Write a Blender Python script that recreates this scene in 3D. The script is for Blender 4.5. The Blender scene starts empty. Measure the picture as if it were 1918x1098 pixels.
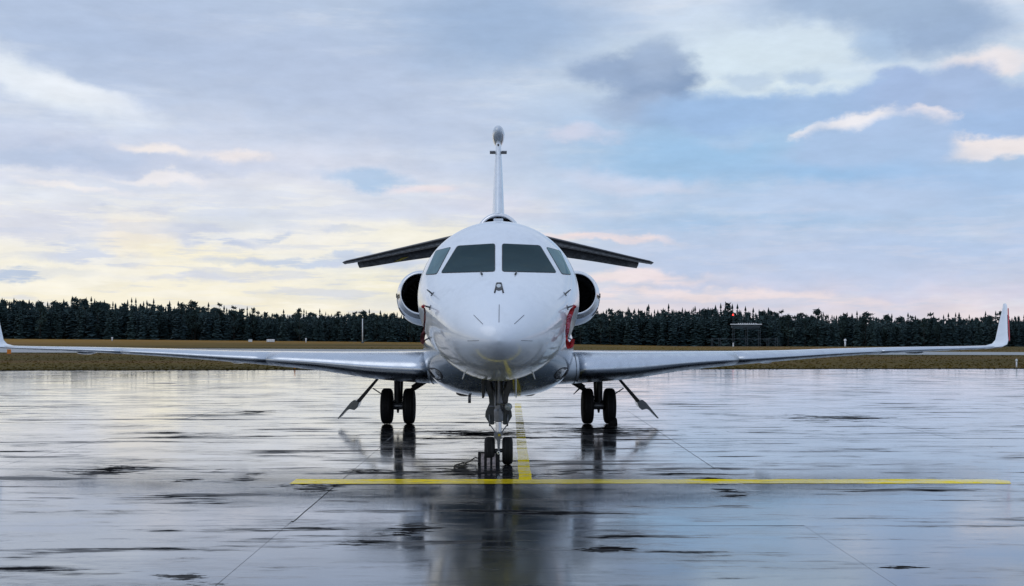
import bpy, bmesh, math, random
import numpy as np
from mathutils import Vector, Matrix
from mathutils.bvhtree import BVHTree

random.seed(7)
RNG = np.random.default_rng(11)
PI = math.pi
scene = bpy.context.scene
COL = scene.collection

# ------------------------------------------------------------------ camera
F, CX, HY, H = 2184.0, 959.0, 627.0, 2.0        # focal length and horizon in photo pixels, eye height in metres
cam_data = bpy.data.cameras.new("camera")
cam = bpy.data.objects.new("camera", cam_data)
COL.objects.link(cam)
cam.location = (0, 0, H)
cam.rotation_euler = (PI / 2, 0, 0)
cam_data.sensor_width = 36
cam_data.lens = 36 * F / 1918
cam_data.shift_y = (HY - 549) / 1918
cam_data.clip_start = 0.1
cam_data.clip_end = 5000
scene.camera = cam

# ------------------------------------------------------------------ view, world, sun
scene.view_settings.view_transform = 'Standard'
scene.view_settings.look = 'None'
scene.view_settings.gamma = 1
scene.view_settings.use_curve_mapping = False
scene.view_settings.exposure = 0.0

SUN_EL, SUN_AZ = math.radians(55), math.radians(-80)
SKY_STRENGTH = 0.1


def lin(c):
    r = []
    for v in c:
        v = v / 255
        r.append(v / 12.92 if v <= 0.04045 else ((v + 0.055) / 1.055) ** 2.4)
    return r


def ae(px, py):
    az = math.atan((px - CX) / F)
    return az, math.atan((HY - py) / F * math.cos(az))


world = bpy.data.worlds.new("World")
scene.world = world
world.use_nodes = True
wt = world.node_tree
wt.nodes.clear()
WN, WL = wt.nodes, wt.links


def wn(t, **k):
    n = WN.new(t)
    for a, b in k.items():
        setattr(n, a, b)
    return n


def wmath(op, a, b=None, clamp=False):
    n = wn('ShaderNodeMath', operation=op)
    n.use_clamp = clamp
    for i, v in enumerate((a, b)):
        if v is None:
            continue
        if isinstance(v, (int, float)):
            n.inputs[i].default_value = v
        else:
            WL.new(v, n.inputs[i])
    return n.outputs[0]


def wmix(f, a, b):
    n = wn('ShaderNodeMix', data_type='RGBA')
    for s, v in ((n.inputs[0], f), (n.inputs[6], a), (n.inputs[7], b)):
        if isinstance(v, (int, float)):
            s.default_value = v
        elif isinstance(v, (list, tuple)):
            s.default_value = (*v[:3], 1)
        else:
            WL.new(v, s)
    return n.outputs[2]


tc = wn('ShaderNodeTexCoord')
sep = wn('ShaderNodeSeparateXYZ')
WL.new(tc.outputs['Generated'], sep.inputs[0])
DX, DY, DZ = sep.outputs
AZ = wmath('ARCTAN2', DX, DY)
EL = wmath('ARCSINE', DZ)
comb = wn('ShaderNodeCombineXYZ')
WL.new(AZ, comb.inputs[0])
WL.new(EL, comb.inputs[1])
uv = comb.outputs[0]


def wnoise(vec, scale, detail, rough, sc=(1, 1, 1), loc=(0, 0, 0)):
    m = wn('ShaderNodeMapping')
    m.inputs['Scale'].default_value = sc
    m.inputs['Location'].default_value = loc
    WL.new(vec, m.inputs[0])
    n = wn('ShaderNodeTexNoise', noise_dimensions='3D')
    n.inputs['Scale'].default_value = scale
    n.inputs['Detail'].default_value = detail
    n.inputs['Roughness'].default_value = rough
    WL.new(m.outputs[0], n.inputs['Vector'])
    return n


# warp the layout coordinates so that cloud edges billow and fray
nw = wnoise(tc.outputs['Generated'], 19, 7, 0.58, (1, 1, 1.7))
sub = wn('ShaderNodeVectorMath', operation='SUBTRACT')
WL.new(nw.outputs['Color'], sub.inputs[0])
sub.inputs[1].default_value = (0.5, 0.5, 0.5)
mul = wn('ShaderNodeVectorMath', operation='MULTIPLY')
WL.new(sub.outputs[0], mul.inputs[0])
mul.inputs[1].default_value = (0.062, 0.036, 0)
addv = wn('ShaderNodeVectorMath', operation='ADD')
WL.new(uv, addv.inputs[0])
WL.new(mul.outputs[0], addv.inputs[1])
UVW = addv.outputs[0]
sepw = wn('ShaderNodeSeparateXYZ')
WL.new(UVW, sepw.inputs[0])


def wramp(fac, stops):
    r = wn('ShaderNodeValToRGB')
    e = r.color_ramp.elements
    while len(e) < len(stops):
        e.new(0.5)
    for q, (p, c) in zip(e, stops):
        q.position = p
        q.color = (*lin(c), 1)
    WL.new(fac, r.inputs[0])
    return r.outputs[0]


def elf(py):
    return max(0.0, math.atan((HY - py) / F)) / (PI / 2)


elw = wmath('DIVIDE', sepw.outputs[1], PI / 2, True)
ZEN = [(0.34, (192, 209, 236)), (0.62, (206, 220, 244)), (1.0, (214, 226, 247))]
gl = wramp(elw, [(0.0, (253, 243, 216)), (elf(520), (252, 246, 228)), (elf(450), (247, 243, 235)),
                 (elf(400), (234, 235, 241)), (elf(320), (222, 225, 239)), (elf(220), (209, 218, 236)),
                 (elf(110), (191, 205, 228)), (elf(0), (188, 204, 228))] + ZEN)
gr = wramp(elw, [(0.0, (243, 228, 228)), (elf(558), (216, 214, 233)), (elf(515), (197, 207, 234)),
                 (elf(420), (188, 207, 234)), (elf(320), (174, 202, 233)), (elf(240), (182, 207, 235)),
                 (elf(150), (210, 225, 241)), (elf(0), (206, 220, 240))] + ZEN)
mr = wn('ShaderNodeMapRange', interpolation_type='SMOOTHSTEP')
mr.inputs[1].default_value = ae(650, 0)[0]
mr.inputs[2].default_value = ae(1330, 0)[0]
WL.new(sepw.outputs[0], mr.inputs[0])
sky_c = wmix(mr.outputs[0], gl, gr)

# generic broken cloud cover over the whole dome
ncl = wnoise(tc.outputs['Generated'], 5.0, 7, 0.56, (1, 1, 4.5), (3.1, 1.7, 0.4))
mr2 = wn('ShaderNodeMapRange', interpolation_type='SMOOTHSTEP')
mr2.inputs[1].default_value = 0.43
mr2.inputs[2].default_value = 0.66
WL.new(ncl.outputs['Fac'], mr2.inputs[0])
sky_c = wmix(wmath('MULTIPLY', mr2.outputs[0], 0.30), sky_c, lin((172, 194, 226)))
ncl2 = wnoise(tc.outputs['Generated'], 9.0, 7, 0.6, (1, 1, 6.5), (0.3, 5.7, 2.4))
mr3 = wn('ShaderNodeMapRange', interpolation_type='SMOOTHSTEP')
mr3.inputs[1].default_value = 0.5
mr3.inputs[2].default_value = 0.72
WL.new(ncl2.outputs['Fac'], mr3.inputs[0])
sky_c = wmix(wmath('MULTIPLY', mr3.outputs[0], 0.36), sky_c, lin((240, 243, 248)))

# cloud masses: centre (photo px), radii, tilt, colour, opacity, hardness
CLOUDS = [
    (330, 90, 520, 105, -10, (176, 193, 222), .62, 0),
    (950, 45, 220, 80, 0, (155, 180, 214), .8, .1),
    (640, 170, 330, 70, -16, (186, 200, 226), .55, 0),
    (60, 150, 150, 32, -22, (240, 246, 252), .85, .1),
    (170, 185, 130, 20, -14, (242, 246, 252), .7, 0),
    (150, 285, 260, 24, 0, (186, 199, 226), .65, 0),
    (300, 280, 62, 11, -6, (251, 241, 235), .85, .1),
    (440, 294, 50, 11, -4, (251, 240, 236), .75, .1),
    (90, 296, 150, 13, 2, (184, 200, 227), .8, .1),
    (700, 330, 75, 15, -5, (168, 197, 229), .8, .2),
    (300, 312, 300, 14, 0, (196, 206, 230), .5, 0),
    (130, 348, 90, 7, -4, (248, 241, 240), .7, .1),
    (300, 332, 70, 7, 0, (248, 241, 240), .7, .1),
    (470, 385, 300, 16, 0, (224, 228, 240), .5, 0),
    (90, 425, 140, 30, 0, (212, 216, 235), .7, .1),
    (220, 405, 45, 11, 0, (200, 208, 230), .75, .2),
    (280, 402, 36, 10, 0, (200, 208, 230), .7, .2),
    (262, 452, 62, 42, 0, (252, 239, 220), .6, .1),
    (370, 478, 120, 18, 0, (254, 244, 214), .7, .1),
    (390, 440, 85, 15, 0, (208, 214, 233), .85, .2),
    (420, 450, 60, 6, 0, (192, 203, 228), .7, .2),
    (510, 438, 32, 7, 0, (198, 208, 230), .8, .3),
    (650, 426, 40, 7, 0, (196, 206, 230), .8, .3),
    (160, 482, 110, 13, 0, (207, 215, 235), .85, .2),
    (110, 456, 50, 7, 0, (206, 214, 235), .7, .2),
    (55, 513, 95, 9, 0, (186, 201, 226), .95, .3),
    (610, 493, 210, 8, 0, (196, 209, 233), .85, .2),
    (330, 522, 190, 6, 0, (224, 226, 236), .7, .1),
    (800, 436, 150, 26, 0, (253, 247, 229), .85, .1),
    (720, 530, 90, 22, 0, (253, 246, 220), .8, 0),
    (930, 385, 120, 26, 0, (226, 224, 238), .6, 0),
    (800, 352, 60, 9, 0, (248, 232, 234), .7, .1),
    (1200, 345, 130, 18, -6, (228, 226, 240), .8, .1),
    (1090, 258, 60, 14, 0, (234, 226, 238), .7, .1),
    (1420, 120, 260, 75, 0, (221, 236, 245), .8, 0),
    (1440, 170, 190, 17, 0, (226, 239, 245), .9, .2),
    (1225, 168, 74, 64, 10, (138, 161, 195), 1, .45),
    (1150, 138, 75, 26, 0, (152, 173, 205), .95, .3),
    (1230, 110, 55, 40, 0, (170, 189, 217), .8, .1),
    (1190, 205, 80, 28, 0, (168, 187, 216), .9, .1),
    (1740, 45, 125, 50, -4, (158, 180, 211), 1, .3),
    (1590, 14, 170, 30, -4, (166, 188, 217), .95, .2),
    (1645, 90, 50, 28, -20, (176, 200, 229), .85, .2),
    (1505, 147, 42, 13, 0, (182, 203, 229), .85, .2),
    (1400, 152, 40, 13, 0, (192, 211, 233), .8, .2),
    (1850, 118, 75, 17, 0, (247, 239, 240), .9, .2),
    (1300, 290, 230, 55, 0, (157, 196, 233), .9, 0),
    (1380, 212, 170, 30, 0, (160, 191, 230), 1, .3),
    (1560, 205, 110, 30, 0, (165, 193, 230), 1, .3),
    (1690, 185, 90, 34, 0, (165, 190, 227), 1, .4),
    (1800, 178, 75, 40, 0, (170, 191, 226), 1, .45),
    (1890, 205, 60, 36, 0, (168, 192, 228), 1, .4),
    (1800, 240, 170, 24, 0, (164, 191, 229), 1, .3),
    (1585, 232, 68, 17, 12, (243, 240, 244), .95, .4),
    (1640, 218, 45, 12, 5, (243, 240, 244), .9, .4),
    (1512, 254, 34, 9, 8, (240, 238, 243), .85, .4),
    (1742, 222, 38, 16, -8, (243, 236, 241), .95, .45),
    (1845, 276, 105, 19, 0, (248, 238, 236), .95, .4),
    (1555, 280, 55, 34, 0, (172, 197, 231), 1, .45),
    (1700, 272, 80, 46, 0, (174, 197, 231), 1, .45),
    (1630, 300, 150, 30, 0, (172, 197, 231), .9, .2),
    (1620, 335, 210, 22, -4, (154, 193, 233), .85, .1),
    (1800, 350, 170, 40, 0, (170, 197, 233), .8, 0),
    (1580, 380, 200, 30, 0, (186, 205, 235), .8, .2),
    (1400, 415, 260, 16, 0, (166, 197, 232), .7, 0),
    (1750, 460, 260, 26, 0, (176, 199, 233), .7, 0),
    (1560, 490, 380, 34, 0, (190, 206, 236), .6, 0),
    (1690, 168, 42, 28, 0, (168, 190, 227), 1, .45),
    (1380, 262, 60, 14, 0, (178, 203, 234), .7, 0),
    (1130, 448, 120, 9, -3, (248, 228, 226), .9, .2),
    (1180, 522, 150, 12, -2, (244, 228, 231), .9, .2),
    (1330, 558, 330, 11, -1, (243, 228, 230), .85, .1),
]
for (px, py, rx, ry, rot, c, op, hard) in CLOUDS:
    a, e = ae(px, py)
    m = wn('ShaderNodeMapping', vector_type='TEXTURE')
    m.inputs['Location'].default_value = (a, e, 0)
    m.inputs['Rotation'].default_value = (0, 0, math.radians(rot))
    m.inputs['Scale'].default_value = (rx / F * 1.25, ry / F * 1.35, 1)
    WL.new(UVW, m.inputs[0])
    ln = wn('ShaderNodeVectorMath', operation='LENGTH')
    WL.new(m.outputs[0], ln.inputs[0])
    r = wn('ShaderNodeMapRange', interpolation_type='SMOOTHSTEP')
    r.inputs[1].default_value = 1.25 - 0.2 * hard
    r.inputs[2].default_value = 0.15 + 1.05 * hard
    r.inputs[3].default_value = 0
    r.inputs[4].default_value = op
    WL.new(ln.outputs['Value'], r.inputs[0])
    sky_c = wmix(r.outputs[0], sky_c, lin(c))

# broken low bands seen edge-on near the horizon
nb_ = wnoise(tc.outputs['Generated'], 11.0, 7, 0.62, (1, 1, 8.5), (5.3, 2.2, 0.9))
lowf = wn('ShaderNodeMapRange', interpolation_type='SMOOTHSTEP')
lowf.inputs[1].default_value = 0.155
lowf.inputs[2].default_value = 0.05
WL.new(EL, lowf.inputs[0])
m1 = wn('ShaderNodeMapRange', interpolation_type='SMOOTHSTEP')
m1.inputs[1].default_value = 0.50
m1.inputs[2].default_value = 0.60
WL.new(nb_.outputs['Fac'], m1.inputs[0])
sky_c = wmix(wmath('MULTIPLY', wmath('MULTIPLY', m1.outputs[0], lowf.outputs[0]), 0.5), sky_c, lin((204, 212, 234)))
m2_ = wn('ShaderNodeMapRange', interpolation_type='SMOOTHSTEP')
m2_.inputs[1].default_value = 0.47
m2_.inputs[2].default_value = 0.38
WL.new(nb_.outputs['Fac'], m2_.inputs[0])
leftf = wmath('SUBTRACT', 1.0, mr.outputs[0])
sky_c = wmix(wmath('MULTIPLY', wmath('MULTIPLY', m2_.outputs[0], lowf.outputs[0]), wmath('MULTIPLY', leftf, 0.7)), sky_c, lin((254, 249, 236)))

# fine wisps over everything
nf = wnoise(tc.outputs['Generated'], 26, 6, 0.6, (1, 1, 3.2), (7, 1, 3))
mf = wn('ShaderNodeMapRange')
mf.inputs[1].default_value = 0.3
mf.inputs[2].default_value = 0.7
mf.inputs[3].default_value = 0.94
mf.inputs[4].default_value = 1.06
WL.new(nf.outputs['Fac'], mf.inputs[0])
vm = wn('ShaderNodeVectorMath', operation='SCALE')
WL.new(sky_c, vm.inputs[0])
WL.new(mf.outputs[0], vm.inputs['Scale'])
vm2 = wn('ShaderNodeVectorMath', operation='SCALE')
WL.new(vm.outputs[0], vm2.inputs[0])
vm2.inputs['Scale'].default_value = 1.0 / SKY_STRENGTH
nish = wn('ShaderNodeTexSky', sky_type='NISHITA')
nish.sun_disc = False
nish.sun_elevation = SUN_EL
nish.sun_rotation = SUN_AZ
final = wmix(0.9, nish.outputs[0], vm2.outputs[0])
bg = wn('ShaderNodeBackground')
bg.inputs['Strength'].default_value = SKY_STRENGTH
WL.new(final, bg.inputs['Color'])
wo = wn('ShaderNodeOutputWorld')
WL.new(bg.outputs[0], wo.inputs['Surface'])

sun_data = bpy.data.lights.new("sun", 'SUN')
sun_data.energy = 0.5
sun_data.angle = math.radians(50)
sun_data.color = (1.0, 0.95, 0.88)
sun = bpy.data.objects.new("sun", sun_data)
COL.objects.link(sun)
sd = Vector((math.sin(SUN_AZ) * math.cos(SUN_EL), math.cos(SUN_AZ) * math.cos(SUN_EL), math.sin(SUN_EL)))
sun.rotation_euler = sd.to_track_quat('Z', 'Y').to_euler()


# ------------------------------------------------------------------ helpers
def at(px, py, d):
    return Vector(((px - CX) / F * d, d, H - (py - HY) / F * d))


def ground(px, py):
    d = F * H / (py - HY)
    return Vector(((px - CX) / F * d, d, 0))


MATS = {}


def nodes_of(name):
    m = bpy.data.materials.new(name)
    m.use_nodes = True
    MATS[name] = m
    nt = m.node_tree
    return m, nt, nt.nodes['Principled BSDF']


def N(nt, t, **k):
    n = nt.nodes.new(t)
    for a, b in k.items():
        setattr(n, a, b)
    return n


def noise(nt, scale, detail=5, rough=.55, sc=(1, 1, 1), coord='Object', pos=False):
    if pos:
        g = N(nt, 'ShaderNodeNewGeometry')
        src = g.outputs['Position']
    else:
        g = N(nt, 'ShaderNodeTexCoord')
        src = g.outputs[coord]
    m = N(nt, 'ShaderNodeMapping')
    m.inputs['Scale'].default_value = sc
    nt.links.new(src, m.inputs[0])
    n = N(nt, 'ShaderNodeTexNoise')
    n.inputs['Scale'].default_value = scale
    n.inputs['Detail'].default_value = detail
    n.inputs['Roughness'].default_value = rough
    nt.links.new(m.outputs[0], n.inputs['Vector'])
    return n.outputs['Fac']


def rng(nt, fac, a, b, c=0.0, d=1.0, smooth=True):
    r = N(nt, 'ShaderNodeMapRange')
    if smooth:
        r.interpolation_type = 'SMOOTHSTEP'
    r.inputs[1].default_value = a
    r.inputs[2].default_value = b
    r.inputs[3].default_value = c
    r.inputs[4].default_value = d
    nt.links.new(fac, r.inputs[0])
    return r.outputs[0]


def mixc(nt, f, a, b):
    n = N(nt, 'ShaderNodeMix', data_type='RGBA')
    for s, v in ((n.inputs[0], f), (n.inputs[6], a), (n.inputs[7], b)):
        if isinstance(v, (int, float)):
            s.default_value = v
        elif isinstance(v, (list, tuple)):
            s.default_value = (*v[:3], 1)
        else:
            nt.links.new(v, s)
    return n.outputs[2]


def mth(nt, op, a, b=None, clamp=False):
    n = N(nt, 'ShaderNodeMath', operation=op)
    n.use_clamp = clamp
    for i, v in enumerate((a, b)):
        if v is None:
            continue
        if isinstance(v, (int, float)):
            n.inputs[i].default_value = v
        else:
            nt.links.new(v, n.inputs[i])
    return n.outputs[0]


def simple(name, c, rough=.5, metal=0., var=.15, nscale=3., coat=0., bump=0., bscale=40., rvar=.08, spec=.5, emit=None):
    m, nt, b = nodes_of(name)
    f = noise(nt, nscale, 6, .6)
    f2 = rng(nt, f, .3, .7)
    lo = [v * (1 - var) for v in c]
    hi = [min(1, v * (1 + var)) for v in c]
    nt.links.new(mixc(nt, f2, lo, hi), b.inputs['Base Color'])
    nt.links.new(rng(nt, f, .3, .7, max(0.01, rough - rvar), rough + rvar), b.inputs['Roughness'])
    b.inputs['Metallic'].default_value = metal
    b.inputs['Specular IOR Level'].default_value = spec
    b.inputs['Coat Weight'].default_value = coat
    b.inputs['Coat Roughness'].default_value = 0.06
    if bump:
        bn = N(nt, 'ShaderNodeBump')
        bn.inputs['Strength'].default_value = bump
        bn.inputs['Distance'].default_value = .01
        nt.links.new(noise(nt, bscale, 4, .6), bn.inputs['Height'])
        nt.links.new(bn.outputs[0], b.inputs['Normal'])
    if emit:
        b.inputs['Emission Color'].default_value = (*emit[:3], 1)
        b.inputs['Emission Strength'].default_value = emit[3]
    return m


# aircraft paint: faint waviness, grime and droplets of rain
def paint(name, c, rough, coat, wav=.12, metal=0.):
    m, nt, b = nodes_of(name)
    f = noise(nt, 1.3, 7, .62, (1, .5, 1.6))
    g = noise(nt, 9, 5, .6, (1, .3, 1))
    d = mth(nt, 'MULTIPLY', rng(nt, f, .35, .75), rng(nt, g, .35, .75))
    nt.links.new(mixc(nt, d, c, [v * .84 for v in c]), b.inputs['Base Color'])
    nt.links.new(rng(nt, g, .3, .7, rough * .75, rough * 1.3), b.inputs['Roughness'])
    b.inputs['Metallic'].default_value = metal
    b.inputs['Coat Weight'].default_value = coat
    b.inputs['Coat Roughness'].default_value = .085
    bn = N(nt, 'ShaderNodeBump')
    bn.inputs['Strength'].default_value = wav
    bn.inputs['Distance'].default_value = .004
    nt.links.new(noise(nt, 4.5, 2, .5), bn.inputs['Height'])
    nt.links.new(bn.outputs[0], b.inputs['Normal'])
    nt.links.new(bn.outputs[0], b.inputs['Coat Normal'])
    return m


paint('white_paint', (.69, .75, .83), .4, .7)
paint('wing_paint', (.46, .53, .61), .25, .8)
paint('fairing_shade_paint', (.20, .26, .33), .22, .9)  # grey belly paint, darkened to put the underside's shade into the colour
paint('bare_metal', (.52, .57, .64), .28, 0., .08, 1.)
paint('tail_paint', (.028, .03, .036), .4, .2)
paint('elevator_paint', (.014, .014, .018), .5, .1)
simple('lip_metal', (.75, .76, .79), .16, 1., .06)
simple('glass_dark', (.004, .012, .016), .035, 0, .3, 1.2, rvar=.02, spec=.05)
simple('glass_side', (.03, .055, .065), .04, 0, .5, 1.5, rvar=.02, spec=.12)
for _nm, _f in (('glass_dark', .06), ('glass_side', .16)):
    _nt = MATS[_nm].node_tree
    _p = _nt.nodes['Principled BSDF']
    _p.inputs['Specular IOR Level'].default_value = 0
    _p.inputs['IOR'].default_value = 1.0
    _g = N(_nt, 'ShaderNodeBsdfGlossy')
    _g.inputs['Roughness'].default_value = .04
    _g.inputs['Color'].default_value = (.7, .95, 1, 1)
    _m = N(_nt, 'ShaderNodeMixShader')
    _lw = N(_nt, 'ShaderNodeLayerWeight')
    _lw.inputs[0].default_value = .5
    _nt.links.new(rng(_nt, _lw.outputs['Facing'], .45, .98, _f * .3, _f * 2.0, True), _m.inputs[0])
    _nt.links.new(_p.outputs[0], _m.inputs[1])
    _nt.links.new(_g.outputs[0], _m.inputs[2])
    _nt.links.new(_m.outputs[0], _nt.nodes['Material Output'].inputs[0])
simple('lens_glass', (.25, .3, .33), .08, 0, .3, 8, coat=1.)
simple('seal', (.016, .017, .02), .5)
simple('seam', (.10, .115, .14), .6)
simple('rubber', (.010, .010, .011), .75, 0, .3, 14, bump=.4, bscale=90, spec=.3)
simple('rim', (.05, .052, .058), .45, .3)
simple('gear_metal', (.16, .17, .19), .34, .55, .3, 9)
simple('gear_dark', (.025, .028, .033), .5, .2, .3, 9)
simple('gear_plate', (.035, .047, .055), .35, .1, .3, 6)
paint('door_paint', (.07, .10, .12), .3, .7)
simple('chrome', (.6, .62, .66), .14, 1.)
simple('duct_black', (.006, .006, .007), .6)
simple('fan', (.03, .03, .034), .35, .8)
simple('red_cloth', (.36, .008, .014), .75, 0, .35, 12, bump=.5, bscale=60)
simple('dark_red_cloth', (.07, .006, .01), .8, 0, .35, 12, bump=.5, bscale=60)
simple('ribbon_print', (.75, .3, .42), .7)
simple('red_paint', (.5, .03, .05), .35)
simple('yellow_label', (.55, .42, .03), .5)
simple('stripe_grey', (.34, .29, .29), .55, 0, .4, 30)
simple('stripe_end', (.45, .38, .36), .5)
simple('rope', (.035, .03, .02), .9, 0, .4, 40, bump=.8, bscale=120)
simple('white_metal', (.75, .77, .8), .45)
simple('lattice', (.045, .065, .085), .6)
simple('marker_orange', (.7, .22, .02), .5)
simple('red_lamp', (.6, .02, .02), .3, emit=(1, .04, .03, 3.0))
simple('bark', (.012, .011, .010), .9, 0, .4, 2)
simple('fairing_glass', (.18, .2, .22), .07, 0, .3, 3, coat=1.)


def foliage(name, a, b_):
    m, nt, b = nodes_of(name)
    oi = N(nt, 'ShaderNodeObjectInfo')
    f = noise(nt, .9, 4, .6, pos=True)
    t = mth(nt, 'ADD', mth(nt, 'MULTIPLY', oi.outputs['Random'], .5), mth(nt, 'MULTIPLY', rng(nt, f, .3, .7), .5))
    nt.links.new(mixc(nt, t, a, b_), b.inputs['Base Color'])
    b.inputs['Roughness'].default_value = .8
    b.inputs['Specular IOR Level'].default_value = .15
    return m


foliage('spruce', (.022, .044, .056), (.038, .068, .066))  # all three foliage tones carry the blue of distance haze in their colour
foliage('pine', (.024, .047, .056), (.042, .072, .066))
foliage('forest', (.023, .045, .056), (.038, .066, .066))


def obj(name, me, mat, parent=None, kind=None, smooth=True, share=False):
    if isinstance(me, tuple):
        mesh = bpy.data.meshes.new(name)
        mesh.from_pydata([tuple(v) for v in me[0]], [], [tuple(f) for f in me[1]])
        me = mesh
    elif isinstance(me, bmesh.types.BMesh):
        mesh = bpy.data.meshes.new(name)
        me.to_mesh(mesh)
        me.free()
        me = mesh
    if not share:
        me.update()
        if smooth:
            me.polygons.foreach_set('use_smooth', [True] * len(me.polygons))
        me.materials.append(MATS[mat])
    o = bpy.data.objects.new(name, me)
    COL.objects.link(o)
    if parent is not None:
        o.parent = parent
    if kind:
        o['kind'] = kind
    return o


def empty(name, loc=(0, 0, 0), rz=0, label=None, cat=None, group=None):
    o = bpy.data.objects.new(name, None)
    COL.objects.link(o)
    o.location = loc
    o.rotation_euler = (0, 0, rz)
    o.empty_display_size = .2
    tag(o, label, cat, group)
    return o


def tag(o, label=None, cat=None, group=None):
    if label:
        o['label'] = label
    if cat:
        o['category'] = cat
    if group:
        o['group'] = group
    return o


class MB:
    """collects simple solids into one vertex and face list"""
    def __init__(s):
        s.v, s.f = [], []

    def add(s, v, f):
        n = len(s.v)
        s.v += [Vector(q) for q in v]
        s.f += [tuple(i + n for i in q) for q in f]
        return s

    def box(s, c, d, rot=None):
        cx, cy, cz = c
        v = []
        for i in (-1, 1):
            for j in (-1, 1):
                for k in (-1, 1):
                    q = Vector((i * d[0] / 2, j * d[1] / 2, k * d[2] / 2))
                    if rot is not None:
                        q = rot @ q
                    v.append(q + Vector(c))
        return s.add(v, [(0, 1, 3, 2), (4, 6, 7, 5), (0, 4, 5, 1), (2, 3, 7, 6), (0, 2, 6, 4), (1, 5, 7, 3)])

    def rod(s, a, b, ra, rb=None, n=14, caps=True):
        a, b = Vector(a), Vector(b)
        rb = ra if rb is None else rb
        q = (b - a).to_track_quat('Z', 'Y')
        v = []
        for p, r in ((a, ra), (b, rb)):
            for i in range(n):
                t = 2 * PI * i / n
                v.append(p + q @ Vector((r * math.cos(t), r * math.sin(t), 0)))
        f = [(i, (i + 1) % n, n + (i + 1) % n, n + i) for i in range(n)]
        if caps:
            f += [tuple(range(n - 1, -1, -1)), tuple(range(n, 2 * n))]
        return s.add(v, f)

    def tube(s, pts, r, n=8):
        pts = [Vector(p) for p in pts]
        rs = r if isinstance(r, list) else [r] * len(pts)
        v = []
        for i, p in enumerate(pts):
            t = (pts[min(i + 1, len(pts) - 1)] - pts[max(i - 1, 0)]).normalized()
            q = t.to_track_quat('Z', 'Y')
            for k in range(n):
                a = 2 * PI * k / n
                v.append(p + q @ Vector((rs[i] * math.cos(a), rs[i] * math.sin(a), 0)))
        f = []
        for i in range(len(pts) - 1):
            for k in range(n):
                f.append((i * n + k, i * n + (k + 1) % n, (i + 1) * n + (k + 1) % n, (i + 1) * n + k))
        f += [tuple(range(n - 1, -1, -1)), tuple(range(len(v) - n, len(v)))]
        return s.add(v, f)

    def prism(s, poly, y0, y1):
        """polygon in x,z pushed along y"""
        n = len(poly)
        v = [(x, y0, z) for x, z in poly] + [(x, y1, z) for x, z in poly]
        f = [tuple(range(n)), tuple(range(2 * n - 1, n - 1, -1))]
        f += [(i, n + i, n + (i + 1) % n, (i + 1) % n) for i in range(n)]
        return s.add(v, f)

    def lathe(s, prof, c, axis='X', n=40):
        """profile (along axis, radius) turned around the axis"""
        c = Vector(c)
        v = []
        for a, r in prof:
            for k in range(n):
                t = 2 * PI * k / n
                p, q = r * math.cos(t), r * math.sin(t)
                v.append(c + Vector((a, p, q) if axis == 'X' else (p, a, q) if axis == 'Y' else (p, q, a)))
        f = []
        for i in range(len(prof) - 1):
            for k in range(n):
                f.append((i * n + k, i * n + (k + 1) % n, (i + 1) * n + (k + 1) % n, (i + 1) * n + k))
        return s.add(v, f)

    def build(s, name, mat, parent=None, smooth=False, bevel=0., kind=None, auto=True):
        bm = bmesh.new()
        vs = [bm.verts.new(q) for q in s.v]
        for q in s.f:
            if len(set(q)) > 2:
                try:
                    bm.faces.new([vs[i] for i in q])
                except ValueError:
                    pass
        bmesh.ops.recalc_face_normals(bm, faces=bm.faces)
        if bevel:
            bmesh.ops.bevel(bm, geom=[e for e in bm.edges if e.is_manifold and e.calc_face_angle(0) > .6],
                            offset=bevel, segments=2, affect='EDGES', profile=.6)
        if smooth:
            for e in bm.edges:
                e.smooth = (not e.is_manifold) or e.calc_face_angle(0) < .6
        return obj(name, bm, mat, parent, kind, smooth)


def interp(tab, x):
    """smooth monotone interpolation of table rows keyed by their first column"""
    T = np.array(tab, float)
    xs = T[:, 0]
    out = []
    for c in range(1, T.shape[1]):
        ys = T[:, c]
        h = np.diff(xs)
        dl = np.diff(ys) / h
        m = np.zeros(len(xs))
        m[0], m[-1] = dl[0], dl[-1]
        for i in range(1, len(xs) - 1):
            if dl[i - 1] * dl[i] > 0:
                w1, w2 = 2 * h[i] + h[i - 1], h[i] + 2 * h[i - 1]
                m[i] = (w1 + w2) / (w1 / dl[i - 1] + w2 / dl[i])
        i = int(min(max(np.searchsorted(xs, x) - 1, 0), len(h) - 1))
        t = (x - xs[i]) / h[i]
        out.append((2 * t**3 - 3 * t**2 + 1) * ys[i] + (t**3 - 2 * t**2 + t) * h[i] * m[i]
                   + (-2 * t**3 + 3 * t**2) * ys[i + 1] + (t**3 - t**2) * h[i] * m[i + 1])
    return out


def loft(rings, cap0=True, cap1=True, closed=True):
    n = len(rings[0])
    v = [p for r in rings for p in r]
    f = []
    for i in range(len(rings) - 1):
        for k in range(n if closed else n - 1):
            f.append((i * n + k, i * n + (k + 1) % n, (i + 1) * n + (k + 1) % n, (i + 1) * n + k))
    if cap0:
        f.append(tuple(range(n - 1, -1, -1)))
    if cap1:
        f.append(tuple(range(len(v) - n, len(v))))
    return v, f


def fixed(mesh):
    """mesh tuple -> bmesh with outward normals"""
    bm = bmesh.new()
    vs = [bm.verts.new(q) for q in mesh[0]]
    for q in mesh[1]:
        bm.faces.new([vs[i] for i in q])
    bmesh.ops.remove_doubles(bm, verts=bm.verts, dist=1e-6)
    bmesh.ops.recalc_face_normals(bm, faces=bm.faces)
    return bm


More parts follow.
